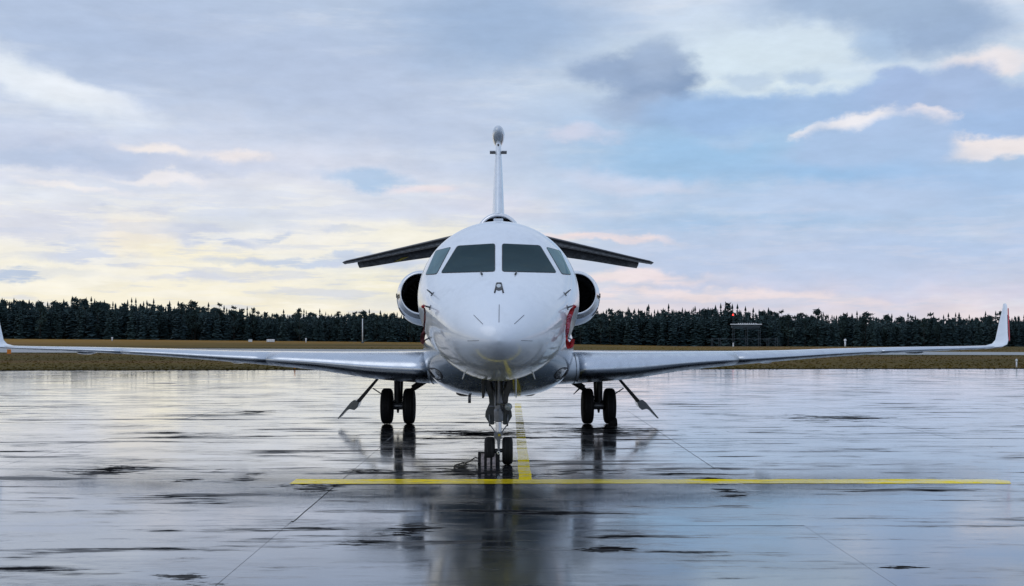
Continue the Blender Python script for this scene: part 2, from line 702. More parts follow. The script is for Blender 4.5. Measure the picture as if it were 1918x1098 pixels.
# ------------------------------------------------------------------ ground
# wet concrete: film of water, damp rough streaks, drying patches
def wet(name, base_lo, base_hi, yellow=False):
    m, nt, b = nodes_of(name)
    L = nt.links
    big = noise(nt, .22, 6, .6, (.55, 1.3, 1), pos=True)
    mid = noise(nt, 1.1, 7, .65, (.35, 1.2, 1), pos=True)
    small = noise(nt, 6, 6, .65, (.35, 1, 1), pos=True)
    fine = noise(nt, 120, 3, .6, pos=True)
    s1 = rng(nt, mid, .46, .64)
    s2 = rng(nt, big, .42, .60)
    s3 = rng(nt, small, .42, .66)
    streak = mth(nt, 'MULTIPLY', s1, mth(nt, 'ADD', mth(nt, 'MULTIPLY', s2, .7), .3))
    streak = mth(nt, 'MULTIPLY', streak, mth(nt, 'ADD', mth(nt, 'MULTIPLY', s3, .7), .3), True)
    mid2 = noise(nt, 3.0, 5, .6, (.2, 1.3, 1), pos=True)
    streak = mth(nt, 'ADD', streak, mth(nt, 'MULTIPLY', rng(nt, mid2, .52, .64), mth(nt, 'MULTIPLY', s3, .55)), True)
    # drying patches with their own shapes
    geo = N(nt, 'ShaderNodeNewGeometry')
    ragged = mth(nt, 'ADD', noise(nt, 2.6, 8, .75, (.3, .9, 1), pos=True), mth(nt, 'MULTIPLY', noise(nt, 14, 4, .7, (.3, 1, 1), pos=True), .35))
    patch = None
    for (px, py, wpx, hpx) in PATCHES:
        c = ground(px, py)
        rx = wpx / F * c.y
        ry = (ground(px, py - hpx).y - ground(px, py + hpx).y) / 2
        mp = N(nt, 'ShaderNodeMapping', vector_type='TEXTURE')
        mp.inputs['Location'].default_value = (c.x, c.y, 0)
        mp.inputs['Scale'].default_value = (rx * 1.9, ry * 2.6, 1000)
        L.new(geo.outputs['Position'], mp.inputs[0])
        ln = N(nt, 'ShaderNodeVectorMath', operation='LENGTH')
        L.new(mp.outputs[0], ln.inputs[0])
        e = rng(nt, ln.outputs['Value'], 1.0, .0, 0, 1, False)
        patch = e if patch is None else mth(nt, 'MAXIMUM', patch, e)
    patch = mth(nt, 'ADD', mth(nt, 'MULTIPLY', patch, .8), mth(nt, 'MULTIPLY', mth(nt, 'SUBTRACT', ragged, .675), 3.0))
    patch = rng(nt, patch, .52, .66)
    # thin drying streaks, thickest where aircraft park
    mp = N(nt, 'ShaderNodeMapping', vector_type='TEXTURE')
    mp.inputs['Location'].default_value = (-1.5, 22, 0)
    mp.inputs['Scale'].default_value = (14, 15, 1000)
    L.new(geo.outputs['Position'], mp.inputs[0])
    ln = N(nt, 'ShaderNodeVectorMath', operation='LENGTH')
    L.new(mp.outputs[0], ln.inputs[0])
    zone = rng(nt, ln.outputs['Value'], 1.0, .2, .5, 1.0)
    dn = mth(nt, 'ADD', noise(nt, 1.5, 8, .68, (.22, 1.25, 1), pos=True), mth(nt, 'MULTIPLY', mth(nt, 'SUBTRACT', noise(nt, .35, 3, .5, (.6, 1, 1), pos=True), .5), .35))
    dn = mth(nt, 'ADD', dn, mth(nt, 'MULTIPLY', zone, .055))
    dry = mth(nt, 'MULTIPLY', rng(nt, dn, .585, .67), .85)
    patch = mth(nt, 'MAXIMUM', patch, dry)
    col = mixc(nt, rng(nt, small, .3, .7), base_lo, base_hi)
    if not yellow:
        col = mixc(nt, mth(nt, 'MULTIPLY', s2, .5), col, [v * .6 for v in base_lo])
        col = mixc(nt, patch, col, (.012, .012, .013))
    else:
        chips = rng(nt, noise(nt, 22, 6, .7, pos=True), .57, .66)
        col = mixc(nt, mth(nt, 'MULTIPLY', chips, .7), col, (.05, .05, .05))
    L.new(col, b.inputs['Base Color'])
    damp = rng(nt, noise(nt, .8, 6, .6, (.5, 1.1, 1), pos=True), .4, .62)
    film = mth(nt, 'SUBTRACT', 1., mth(nt, 'MULTIPLY', streak, .95))
    film = mth(nt, 'SUBTRACT', film, patch, True)
    if yellow:
        film = mth(nt, 'MULTIPLY', film, .12)
    L.new(film, b.inputs['Coat Weight'])
    b.inputs['Coat IOR'].default_value = 1.45
    L.new(mth(nt, 'ADD', mth(nt, 'MULTIPLY', damp, .07), mth(nt, 'ADD', mth(nt, 'MULTIPLY', streak, .12), mth(nt, 'ADD', mth(nt, 'MULTIPLY', zone, .035), .02))), b.inputs['Coat Roughness'])
    rough = mth(nt, 'ADD', mth(nt, 'MULTIPLY', streak, .22), mth(nt, 'MULTIPLY', patch, .4))
    rough = mth(nt, 'ADD', rough, mth(nt, 'MULTIPLY', damp, .10))
    rough = mth(nt, 'ADD', rough, .06)
    L.new(rough, b.inputs['Roughness'])
    spec = mth(nt, 'SUBTRACT', .25 if yellow else .95, mth(nt, 'MULTIPLY', streak, .8))
    spec = mth(nt, 'SUBTRACT', spec, mth(nt, 'MULTIPLY', patch, .9), True)
    L.new(spec, b.inputs['Specular IOR Level'])
    b.inputs['IOR'].default_value = 1.5
    if not yellow:
        b.inputs['Specular Tint'].default_value = (.84, .94, 1, 1)
    h = mth(nt, 'ADD', mth(nt, 'MULTIPLY', small, .5), mth(nt, 'MULTIPLY', fine, .08))
    bn = N(nt, 'ShaderNodeBump')
    bn.inputs['Distance'].default_value = .012
    L.new(mth(nt, 'ADD', mth(nt, 'MULTIPLY', streak, .7), .16), bn.inputs['Strength'])
    L.new(h, bn.inputs['Height'])
    L.new(bn.outputs[0], b.inputs['Normal'])
    bn2 = N(nt, 'ShaderNodeBump')
    bn2.inputs['Distance'].default_value = .012
    L.new(mth(nt, 'ADD', mth(nt, 'MULTIPLY', streak, .4), .07), bn2.inputs['Strength'])
    L.new(h, bn2.inputs['Height'])
    L.new(bn2.outputs[0], b.inputs['Coat Normal'])
    return m


PATCHES = [(205, 882, 90, 7), (330, 903, 40, 5), (405, 883, 16, 4), (465, 893, 30, 6), (600, 914, 75, 8),
           (720, 885, 110, 5), (745, 884, 12, 4), (1362, 920, 36, 9), (1335, 900, 45, 4), (1130, 1027, 60, 5),
           (770, 995, 55, 12), (905, 812, 190, 9), (1120, 806, 170, 7), (890, 885, 150, 8), (1080, 884, 120, 5),
           (700, 1015, 60, 5), (1560, 783, 120, 5), (350, 1085, 70, 9), (1700, 1062, 50, 4), (480, 772, 60, 3)]
wet('wet_concrete', (.010, .014, .020), (.026, .034, .045))
wet('wet_yellow', (.78, .58, .01), (.90, .70, .02), True)
wet('sealant', (.02, .02, .022), (.04, .04, .042))
wet('wet_asphalt', (.035, .036, .038), (.06, .06, .064))
_b = MATS['wet_asphalt'].node_tree.nodes['Principled BSDF']
for _l in list(_b.inputs['Roughness'].links):
    MATS['wet_asphalt'].node_tree.links.remove(_l)
_b.inputs['Roughness'].default_value = .5
for _n in ('Coat Weight', 'Coat Roughness'):
    for _l in list(_b.inputs[_n].links):
        MATS['wet_asphalt'].node_tree.links.remove(_l)
_b.inputs['Coat Weight'].default_value = .8
_b.inputs['Coat Roughness'].default_value = .45


def grass_mat(name):
    m, nt, b = nodes_of(name)
    a = noise(nt, .14, 6, .65, (.14, .6, 1), pos=True)
    c = noise(nt, .6, 6, .7, (.5, 1, 1), pos=True)
    col = mixc(nt, rng(nt, a, .38, .62), (.055, .042, .005), (.14, .088, .006))
    col = mixc(nt, rng(nt, noise(nt, .16, 5, .65, (.08, .5, 1), pos=True), .52, .64, 0, .8), col, (.17, .075, .035))
    col = mixc(nt, rng(nt, c, .45, .75, 0, .5), col, (.04, .034, .006))
    gp = N(nt, 'ShaderNodeNewGeometry')
    sp = N(nt, 'ShaderNodeSeparateXYZ')
    nt.links.new(gp.outputs['Position'], sp.inputs[0])
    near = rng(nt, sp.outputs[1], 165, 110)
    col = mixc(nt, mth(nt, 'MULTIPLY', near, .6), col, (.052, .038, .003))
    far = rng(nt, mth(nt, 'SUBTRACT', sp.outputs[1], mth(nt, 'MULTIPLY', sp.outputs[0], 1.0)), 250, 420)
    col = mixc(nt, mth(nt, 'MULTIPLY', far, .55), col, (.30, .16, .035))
    nt.links.new(col, b.inputs['Base Color'])
    b.inputs['Roughness'].default_value = .95
    b.inputs['Specular IOR Level'].default_value = .1
    return m


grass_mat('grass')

SLABX, SLAB, JX0, JY0 = 5.42, 5.15, -2.36, 32.8
apron = obj('apron', ([(-200, -80, -.004), (200, -80, -.004), (200, 90, -.004), (-200, 90, -.004)], [(0, 1, 2, 3)]),
            'sealant', None, 'structure', False)


def slab_mesh(w, l):
    g, c = .0015, .0015
    x, y = w / 2 - g, l / 2 - g
    v = [(-x, -y, -.1), (x, -y, -.1), (x, y, -.1), (-x, y, -.1), (-x, -y, -c), (x, -y, -c), (x, y, -c), (-x, y, -c),
         (-x + c, -y + c, 0), (x - c, -y + c, 0), (x - c, y - c, 0), (-x + c, y - c, 0)]
    f = [(8, 9, 10, 11)]
    for a, b_ in ((0, 4), (4, 8)):
        for i in range(4):
            f.append((a + i, a + (i + 1) % 4, b_ + (i + 1) % 4, b_ + i))
    return v, f


slab_src = bpy.data.meshes.new('slab')
slab_src.from_pydata(*(lambda q: (q[0], [], q[1]))(slab_mesh(SLABX, SLAB)))
slab_src.materials.append(MATS['wet_concrete'])
for i in range(-8, 9):
    for j in range(-10, 8):
        if len([o for o in apron.children]) >= 299 and False:
            break
        cx = JX0 + (i + .5) * SLABX
        cy = JY0 + (j + .5) * SLAB
        if abs(cx) > 16 + max(0, cy) * .5 + 4:
            continue
        o = obj('slab', slab_src, None, apron, share=True)
        o.location = (cx, cy, random.uniform(-.0006, .0006))
        o.rotation_euler = (random.gauss(0, .0005), random.gauss(0, .0005), 0)
# plain pavement to both sides of the slabs and behind the camera
for k, (x0, x1, y0, y1) in enumerate(((-200, -60, -80, 90), (60, 200, -80, 90), (-60, 60, -80, -22))):
    obj('pavement', ([(x0, y0, -.006), (x1, y0, -.006), (x1, y1, -.006), (x0, y1, -.006)], [(0, 1, 2, 3)]),
        'wet_concrete', None, 'structure', False)

# terrain of grass beyond the apron; it falls away to the right under the forest
BASE = [(-900, 632), (0, 635), (300, 637), (600, 640), (1000, 644), (1330, 650), (1918, 654), (2900, 657)]
TOPS = [(-900, 556), (0, 559), (100, 561), (200, 563), (330, 567), (430, 576), (520, 585), (610, 583), (700, 584),
        (1120, 579), (1200, 577), (1320, 574), (1400, 577), (1500, 583), (1600, 588), (1750, 593), (1870, 588),
        (2900, 590)]
FD = 350.0


def sstep(a, b, x):
    t = min(max((x - a) / (b - a), 0), 1)
    return t * t * (3 - 2 * t)


def terrain_z(x, y):
    if y < 60:
        return 0.
    px = CX + F * x / y
    b_ = np.interp(px, [q[0] for q in BASE], [q[1] for q in BASE])
    z = H - (b_ - HY) / F * FD
    return .03 + (z - .03) * sstep(178, FD, y)


def edge_y(x):      # the near edge of the grass
    a, b_ = ground(0, 694), ground(1918, 690.5)
    return a.y + (x - a.x) / (b_.x - a.x) * (b_.y - a.y)


xs = np.linspace(-900, 900, 91)
xs = np.sign(xs) * (np.abs(xs) / 900) ** 1.6 * 900
ys = [0, 3, 8, 15, 25, 40, 60, 85, 110, 130, 150, 175, 200, 225, 250, 275, 300, 350, 450, 700, 1200, 2500]
v, f = [], []
for t in ys:
    for x in xs:
        y = edge_y(x) + t
        v.append((x, y, terrain_z(x, y)))
n = len(xs)
for j in range(len(ys) - 1):
    for i in range(n - 1):
        f.append((j * n + i, j * n + i + 1, (j + 1) * n + i + 1, (j + 1) * n + i))
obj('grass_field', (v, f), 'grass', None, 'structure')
# taxiway strip
a, b_, c, d = ground(-600, 660.5), ground(2600, 669), ground(2600, 658.4), ground(-600, 650)
a, b_ = ground(0, 661), ground(1918, 666)
c, d = ground(1918, 660.5), ground(0, 652)


def ext(p, q, t):
    return p + (q - p) * t


P = [ext(a, b_, -1), ext(a, b_, 2), ext(d, c, 2), ext(d, c, -1)]
obj('taxiway', ([(q.x, q.y, .045) for q in P], [(0, 1, 2, 3)]), 'wet_asphalt', None, 'structure', False)

# tufts that roughen the grass
nb = 24000
gx = RNG.uniform(-1, 1, nb)
gd = 66 + (RNG.uniform(0, 1, nb) ** 1.4) * 110
gx = gx * gd * .55
ey = np.array([edge_y(q) for q in gx])
gy = ey + (gd - 66) + RNG.uniform(0, .25, nb)


def off_taxi(x, y):
    def side(p, q):
        return p.y + (x - p.x) / (q.x - p.x) * (q.y - p.y)
    return (y < side(a, b_) - .1) | (y > side(d, c) + .1)


keep = off_taxi(gx, gy)
gx, gy = gx[keep], gy[keep]
nb = len(gx)
hh = RNG.uniform(.01, .06, nb)
ww = RNG.uniform(.05, .16, nb)
an = RNG.uniform(0, PI, nb)
V = np.zeros((nb, 3, 3))
for k, s in ((0, -1), (1, 1)):
    V[:, k, 0] = gx + s * ww * np.cos(an)
    V[:, k, 1] = gy + s * ww * np.sin(an)
    V[:, k, 2] = .02
V[:, 2, 0] = gx + RNG.uniform(-.08, .08, nb)
V[:, 2, 1] = gy
V[:, 2, 2] = .03 + hh


def tri_mesh(name, V, mat):
    n_ = V.shape[0]
    me = bpy.data.meshes.new(name)
    me.vertices.add(n_ * 3)
    me.vertices.foreach_set('co', V.reshape(-1))
    me.loops.add(n_ * 3)
    me.loops.foreach_set('vertex_index', np.arange(n_ * 3))
    me.polygons.add(n_)
    me.polygons.foreach_set('loop_start', np.arange(n_) * 3)
    me.update(calc_edges=True)
    me.materials.append(MATS[mat])
    return me


o = obj('grass', tri_mesh('grass', V, 'grass'), None, None, 'stuff', share=True)
tag(o, 'short olive and brown grass between the apron and the taxiway', 'grass')


# yellow markings, 4 mm above the slabs
def strip_poly(name, pts, mat, z=.005, parent=None):
    vv = [(p[0], p[1], z) for p in pts]
    return obj(name, (vv, [tuple(range(len(vv)))]), mat, parent, 'structure', False)


x0, x1 = ground(549, 902).x, ground(1878, 902).x
ya, yb = 15.62, 16.10
pts = []
for i in range(61):
    x = x0 + (x1 - x0) * i / 60
    pts.append((x, ya + random.uniform(-.012, .012) + .02 * math.sin(x * .5)))
pts.append((x1 + .12, (ya + yb) / 2 + .08))
for i in range(60, -1, -1):
    x = x0 + (x1 - x0) * i / 60
    pts.append((x, yb + random.uniform(-.012, .012)))
stop = strip_poly('stop_line', pts, 'wet_yellow', .0045)
stop['label'] = 'long yellow stop line painted across the wet apron in front of the nose wheel'
pts = []
for i in range(31):
    y = 16.1 + (33.8 - 16.1) * i / 30
    pts.append((.093 + random.uniform(-.006, .006) - (0.0007 * (y - 16)), y))
for i in range(30, -1, -1):
    y = 16.1 + (33.8 - 16.1) * i / 30
    pts.append((.272 + random.uniform(-.006, .006) - (0.0007 * (y - 16)), y))
lead = strip_poly('lead_in_line', pts, 'wet_yellow', .0045)
lead['label'] = 'yellow lead-in line running under the jet from the stop line'

# pale resealed joints running away from the camera
wet('pale_sealant', (.10, .105, .11), (.20, .21, .22))
for xj, w0, d0, d1, lb in ((3.06, .03, 14.6, 31, 'right'), (-2.36, .018, 12.5, 22, 'left')):
    L_ = [(xj - w0 * random.uniform(.85, 1.1), d0 + (d1 - d0) * i / 70) for i in range(71)]
    R_ = [(xj + w0 * random.uniform(.85, 1.1), d0 + (d1 - d0) * i / 70) for i in range(71)]
    strip_poly('joint_seal', L_ + R_[::-1], 'pale_sealant', .0035, apron)['kind'] = 'structure'

# ------------------------------------------------------------------ forest
def conifer(h, r, kind, seed, nt_=420):
    """triangles of a crown: whorls of drooping boughs as clumps"""
    g = np.random.default_rng(seed)
    T = []
    if kind == 'spruce':
        tiers = 19
        for i in range(tiers):
            t = i / (tiers - 1)
            z = h * (.06 + .86 * t)
            rr = r * (1 - t) ** .85 * g.uniform(.8, 1.15) + .36 * (1.15 - t)
            nbh = max(4, int(11 * (1 - t) + 4))
            for k in range(nbh):
                a_ = 2 * PI * (k + g.uniform(-.4, .4)) / nbh
                L_ = rr * g.uniform(.6, 1.2)
                dz = -L_ * g.uniform(.15, .45)
                w = max(.24, L_ * .46)
                tip = np.array([math.cos(a_) * L_, math.sin(a_) * L_, z + dz])
                side = np.array([-math.sin(a_) * w, math.cos(a_) * w, 0])
                root = np.array([0, 0, z + .25 * g.uniform(.5, 1.5)])
                midp = (root + tip) * .5
                T.append([root, midp + side, midp - side * .9 + [0, 0, -.12]])
                T.append([midp + side, tip, midp - side])
                q = midp + [0, 0, -.35]
                T.append([midp + side * .7, q + (tip - root) * .2, midp - side * .7])
        T.append([[-.34, 0, h * .88], [.34, 0, h * .88], [0, 0, h * 1.0]])
        T.append([[0, -.34, h * .88], [0, .34, h * .88], [0, 0, h * 1.0]])
    else:
        cl = []
        for i in range(11):
            t = g.uniform(.25, .93)
            rad = r * (1.15 - .75 * abs(t - .62) * 2) * g.uniform(.2, .75)
            a_ = g.uniform(0, 2 * PI)
            cl.append((math.cos(a_) * rad, math.sin(a_) * rad, h * t, r * g.uniform(.35, .6) * (1.1 - .5 * t)))
        cl.append((0, 0, h * .95, r * .3))
        for (x, y, z, s) in cl:
            for k in range(34):
                u = g.normal(size=3)
                u /= np.linalg.norm(u)
                p = np.array([x, y, z]) + u * [s, s, s * .6] * g.uniform(.5, 1.05)
                e1, e2 = g.normal(size=3) * .4, g.normal(size=3) * .4
                T.append([p, p + e1, p + e2])
    return np.array([[np.asarray(q, float) for q in t] for t in T])


VAR = []
for i in range(7):
    VAR.append(('spruce', 12.0, random.uniform(1.25, 1.9), conifer(12.0, random.uniform(1.7, 2.3), 'spruce', 50 + i)))
for i in range(4):
    VAR.append(('pine', 12.0, 2.0, conifer(12.0, random.uniform(1.8, 2.3), 'pine', 80 + i)))
CROWN = [tri_mesh('crown', q[3], q[0]) for q in VAR]
mb = MB().rod((0, 0, -.6), (0, 0, 11.2), .17, .03, 6)
trunk0 = mb.build('trunk', 'bark')
TRUNK = trunk0.data
bpy.data.objects.remove(trunk0)

TREE_ZONES = [(-400, 215, 'at the far left of the forest edge'), (215, 470, 'in the left stretch of the forest edge'),
              (470, 675, 'in the forest edge just left of the white pole'),
              (675, 945, 'in the forest edge behind the white pole and the jet'),
              (945, 1340, 'in the forest edge between the jet and the lattice antenna'),
              (1340, 1480, 'in the forest edge behind the lattice antenna'),
              (1480, 1860, 'in the forest edge right of the lattice antenna'),
              (1860, 3000, 'at the far right of the forest edge')]


def tree_height(px, z0, d, g):
    t = np.interp(px, [q[0] for q in TOPS], [q[1] for q in TOPS])
    ztop = H + (HY - t) / F * d
    return max(5, ztop - z0)


NT = 300
for i in range(NT):
    px = -110 + 2140 * (i + random.uniform(-.45, .45)) / NT
    d = FD + 4 + random.uniform(0, 13)
    x = (px - CX) / F * d
    z0 = terrain_z(x, d) - .1
    k = random.choice(range(7)) if random.random() < .8 else random.choice(range(7, 11))
    kind = VAR[k][0]
    h = tree_height(px, z0, d, None) * random.choice((.86, .9, .93, .96, 1.0, 1.03, 1.06, 1.11))
    zone = [q[2] for q in TREE_ZONES if q[0] <= px < q[1]][0]
    t = empty(kind + '_tree', (x, d, z0), random.uniform(0, 6.28),
              ('narrow dark spruce tree ' if kind == 'spruce' else 'bushy topped dark pine tree ') + zone, 'tree',
              ('spruces ' if kind == 'spruce' else 'pines ') + zone)
    s = h / 12.0
    w = random.uniform(.85, 1.25) * s
    t.scale = (w, w, s)
    obj('crown', CROWN[k], None, t, share=True)
    obj('trunk', TRUNK, None, t, share=True)
# the mass of the wood behind the edge
parts = []
for i in range(1700):
    px = -500 + 2900 * random.random()
    dd = random.random()
    d = FD + 16 + dd * 60
    x = (px - CX) / F * d
    z0 = terrain_z(x, d) - .1
    k = random.randrange(11)
    h = tree_height(px, z0, d, None) * random.uniform(.76, .97)
    A = VAR[k][3].copy()
    th = random.uniform(0, 6.28)
    ca, sa = math.cos(th), math.sin(th)
    w = h / 12.0 * random.uniform(.9, 1.25)
    X = A[..., 0] * ca - A[..., 1] * sa
    Y = A[..., 0] * sa + A[..., 1] * ca
    A[..., 0] = X * w + x
    A[..., 1] = Y * w + d
    A[..., 2] = A[..., 2] * h / 12.0 + z0
    parts.append(A)
# low undergrowth closing the foot of the wood
nu = 60000
px = RNG.uniform(-500, 2400, nu)
d = FD + RNG.uniform(14, 36, nu)
x = (px - CX) / F * d
z0 = np.array([terrain_z(q, r) for q, r in zip(x, d)])
hgt = np.array([tree_height(q, a_, r, None) for q, a_, r in zip(px, z0, d)])
hz = z0 + RNG.uniform(0, 1, nu) * hgt * .72
c3 = np.stack([x, d, hz], 1)
U = np.stack([c3, c3 + RNG.normal(size=(nu, 3)) * .8, c3 + RNG.normal(size=(nu, 3)) * .8], 1)
parts.append(U)
o = obj('forest', tri_mesh('forest', np.concatenate(parts), 'forest'), None, None, 'stuff', share=True)
tag(o, 'dark conifer wood filling in behind the forest edge', 'forest')

# ------------------------------------------------------------------ field furniture
def fpt(px, py, d):
    return at(px, py, d)


# lattice antenna with white top rail
D = 300.
s = F / D
bz = H - (650 - HY) / s
c0 = at(1397, 650, D)
ant = empty('lattice_antenna', (c0.x, D, bz), 0,
            'lattice antenna structure with a white top rail in front of the dark forest', 'antenna')


def ax(px):
    return (px - 1397) / s


def azz(py):
    return (650 - py) / s


mb = MB()
for px in (1335, 1349, 1375, 1400, 1424, 1440, 1456):
    top = 614 if 1368 < px < 1430 else 633
    mb.rod((ax(px), 0, -1), (ax(px), 0, azz(top)), .06, n=6)
    mb.rod((ax(px), 2.2, -1), (ax(px), 2.2, azz(top)), .06, n=6)
mb.box((ax(1396), 0, azz(635)), (123 / s, .08, .12))
mb.box((ax(1396), 2.2, azz(635)), (123 / s, .08, .12))
for px in range(1335, 1456, 12):
    mb.rod((ax(px), 1.1, azz(636)), (ax(px + 12), 1.1, azz(650)), .03, n=5)
mb.build('lattice_frame', 'lattice', ant)
mb = MB()
mb.box((ax(1398), 1.1, azz(612)), (52 / s, 1.6, .5))
mb.box((ax(1398), 1.1, azz(616)), (46 / s, 1.4, .14))
mb.build('cabin_band', 'lattice', ant)
mb = MB()
mb.box((ax(1397.5), -.1, azz(607.6)), (59 / s, .25, .24))
mb.build('top_rail', 'white_metal', ant)
for k in range(9):
    mb = MB()
    mb.lathe([(-.02, .0), (0, .16), (.14, .12), (.22, 0)], (ax(1383 + k * 4.1), -.1, azz(606.7)), 'Z', 8)
    mb.build('lamp_head', 'white_metal', ant)
mb = MB().rod((ax(1373), 0, azz(607)), (ax(1373), 0, azz(591)), .05, n=6)
mb.build('light_mast', 'lattice', ant)
mb = MB().lathe([(-.2, 0), (-.18, .18), (.1, .2), (.24, .1), (.28, 0)], (ax(1373), 0, azz(590)), 'Z', 12)
mb.build('obstruction_light', 'red_lamp', ant)
mb = MB().rod((ax(1373), -.3, -.1), (ax(1373), -.3, azz(642)), .17, .15, n=10)
mb.build('equipment_post', 'white_metal', ant)

c0 = at(679, 641, D)
pole = empty('white_pole', (c0.x, D, terrain_z(c0.x, D)), 0, 'tall thin white pole standing in the far grass', 'pole')
MB().rod((0, 0, -.1), (0, 0, at(679, 597, D).z - terrain_z(c0.x, D)), .15, .10, 10).build('pole_shaft', 'white_metal', pole, True)
MB().box((0, 0, .1), (.7, .7, .25)).build('footing', 'lattice', pole)


def post(name, px, py, d, h, w, mat, label, cat, kind='post', z=None):
    c = at(px, py, d)
    z = terrain_z(c.x, d) if z is None else z
    t = empty(name, (c.x, d, z), 0, label, cat)
    if kind == 'post':
        MB().rod((0, 0, -.1), (0, 0, h * .8), w * .35, n=8).build('stem', mat, t, True)
        MB().lathe([(0, 0), (0, w * .6), (h * .2, w * .5), (h * .26, 0)], (0, 0, h * .78), 'Z', 10).build('head', mat, t, True)
    else:
        MB().box((0, 0, h / 2 + .05), (w, w * .6, h), None).build('cabinet', mat, t, bevel=w * .05)
        MB().box((0, 0, .02), (w * .8, w * .5, .12)).build('plinth', 'lattice', t)
    return t


post('edge_light', 210, 633, 300, .9, .45, 'white_metal', 'tiny white edge light at the forest foot far left', 'light')
post('equipment_cabinet', 469, 637, 300, .6, .9, 'white_metal', 'smaller white cabinet in the far grass left of the pole', 'cabinet', 'box')
post('equipment_cabinet', 507, 636, 300, .7, 1.9, 'white_metal', 'wide low white cabinet in the far grass left of the pole', 'cabinet', 'box')
post('marker_post', 573, 638, 300, 1.1, .4, 'white_metal', 'small pale post before the forest between cabinets and white pole', 'post')
post('signal_post', 1583, 650, 260, 1.9, .5, 'white_metal', 'pale signal post in far grass right of the lattice antenna', 'post')
post('marker_board', 17, 664, 117, .45, .34, 'marker_orange', 'orange marker box at the taxiway edge below the left wing tip', 'marker', 'box')
post('edge_marker', 552, 692, 67, .32, .12, 'marker_orange', 'small orange edge marker where grass meets the apron', 'marker')
post('edge_stake', 1904, 689, 70, .5, .12, 'white_metal', 'short white stake in the grass below the right winglet', 'stake')

# ------------------------------------------------------------------ the jet
YAW = .012
JET = empty('private_jet', (-.147, 13.0, 0), YAW,
            'white three-engined business jet facing the camera on the wet apron', 'jet')
JM = Matrix.Translation((-.147, 13.0, 0)) @ Matrix.Rotation(YAW, 4, 'Z')
JI = JM.inverted()

FUS = [(0.0, .004, 1.934, 1.930, 1.926), (.03, .085, 2.0, 1.93, 1.865), (.12, .18, 2.085, 1.935, 1.79), (.3, .30, 2.18, 1.955, 1.71),
       (.6, .44, 2.32, 1.99, 1.63), (1.0, .60, 2.47, 2.06, 1.56), (1.8, .80, 2.69, 2.2, 1.46), (2.6, .97, 2.87, 2.33, 1.39),
       (3.5, 1.10, 3.15, 2.45, 1.345), (4.0, 1.16, 3.36, 2.5, 1.333), (4.5, 1.21, 3.56, 2.54, 1.325),
       (5.2, 1.262, 3.74, 2.57, 1.32), (5.8, 1.295, 3.83, 2.59, 1.32), (6.5, 1.312, 3.88, 2.6, 1.32),
       (7.5, 1.32, 3.90, 2.6, 1.32), (12.5, 1.32, 3.90, 2.6, 1.32), (14, 1.24, 3.89, 2.63, 1.36), (16, 1.05, 3.88, 2.72, 1.6),
       (18, .85, 3.86, 2.85, 1.95), (20, .62, 3.8, 3.0, 2.35), (22, .40, 3.65, 3.12, 2.75), (23, .25, 3.45, 3.2, 2.98)]


def section(y, hw, zt, zm, zb, n=96, eu=2., el=2.):
    r = []
    for k in range(n):
        t = 2 * PI * k / n
        c, s_ = math.cos(t), math.sin(t)
        e = eu if s_ > 0 else el
        x = hw * math.copysign(abs(c) ** (2 / e), c)
        z = zm + (zt - zm if s_ > 0 else zm - zb) * math.copysign(abs(s_) ** (2 / e), s_)
        r.append(Vector((x, y, z)))
    return r


yy = [0, .01, .03, .06, .1, .15, .2, .28, .36, .46, .58, .7, .85] + list(np.arange(1.0, 7.6, .18)) + list(np.arange(8, 23.01, .5))
fus = loft([section(y, *interp(FUS, y)) for y in yy])
fuselage = obj('fuselage', fixed(fus), 'white_paint', JET)
# fairing below the cabin
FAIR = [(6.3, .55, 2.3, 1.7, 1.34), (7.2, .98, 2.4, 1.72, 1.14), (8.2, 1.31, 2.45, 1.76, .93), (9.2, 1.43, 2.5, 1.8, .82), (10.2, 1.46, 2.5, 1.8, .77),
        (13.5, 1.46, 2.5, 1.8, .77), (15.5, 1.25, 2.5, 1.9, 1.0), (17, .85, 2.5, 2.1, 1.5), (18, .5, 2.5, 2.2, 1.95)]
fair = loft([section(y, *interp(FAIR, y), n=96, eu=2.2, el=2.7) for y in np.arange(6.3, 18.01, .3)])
fairing = obj('belly_fairing', fixed(fair), 'fairing_shade_paint', JET)


def bvh(mesh):
    return BVHTree.FromPolygons([tuple(q) for q in mesh[0]], mesh[1])


B_FUS, B_FAIR = bvh(fus), bvh(fair)
EYE = JI @ Vector((0, 0, H))


def hit(tree, px, py, off=0.):
    d = (JI @ at(px, py, 10.)) - EYE
    d.normalize()
    loc, nor, idx, dist = tree.ray_cast(EYE, d)
    if loc is None:
        return None
    if nor.dot(d) > 0:
        nor = -nor
    return loc + nor * off


def outline(poly, rad, seg=4, step=4.):
    """rounded and densified outline of a polygon"""
    out = []
    n_ = len(poly)
    P_ = [Vector((p[0], p[1])) for p in poly]
    for i in range(n_):
        a0, b0, c0_ = P_[i - 1], P_[i], P_[(i + 1) % n_]
        u, w = (a0 - b0).normalized(), (c0_ - b0).normalized()
        p, q = b0 + u * rad, b0 + w * rad
        for k in range(seg + 1):
            t = k / seg
            out.append((1 - t) ** 2 * p + 2 * t * (1 - t) * b0 + t * t * q)
    res = []
    for i in range(len(out)):
        a0, b0 = out[i], out[(i + 1) % len(out)]
        m_ = max(1, int((b0 - a0).length / step))
        for k in range(m_):
            res.append(a0.lerp(b0, k / m_))
    return res


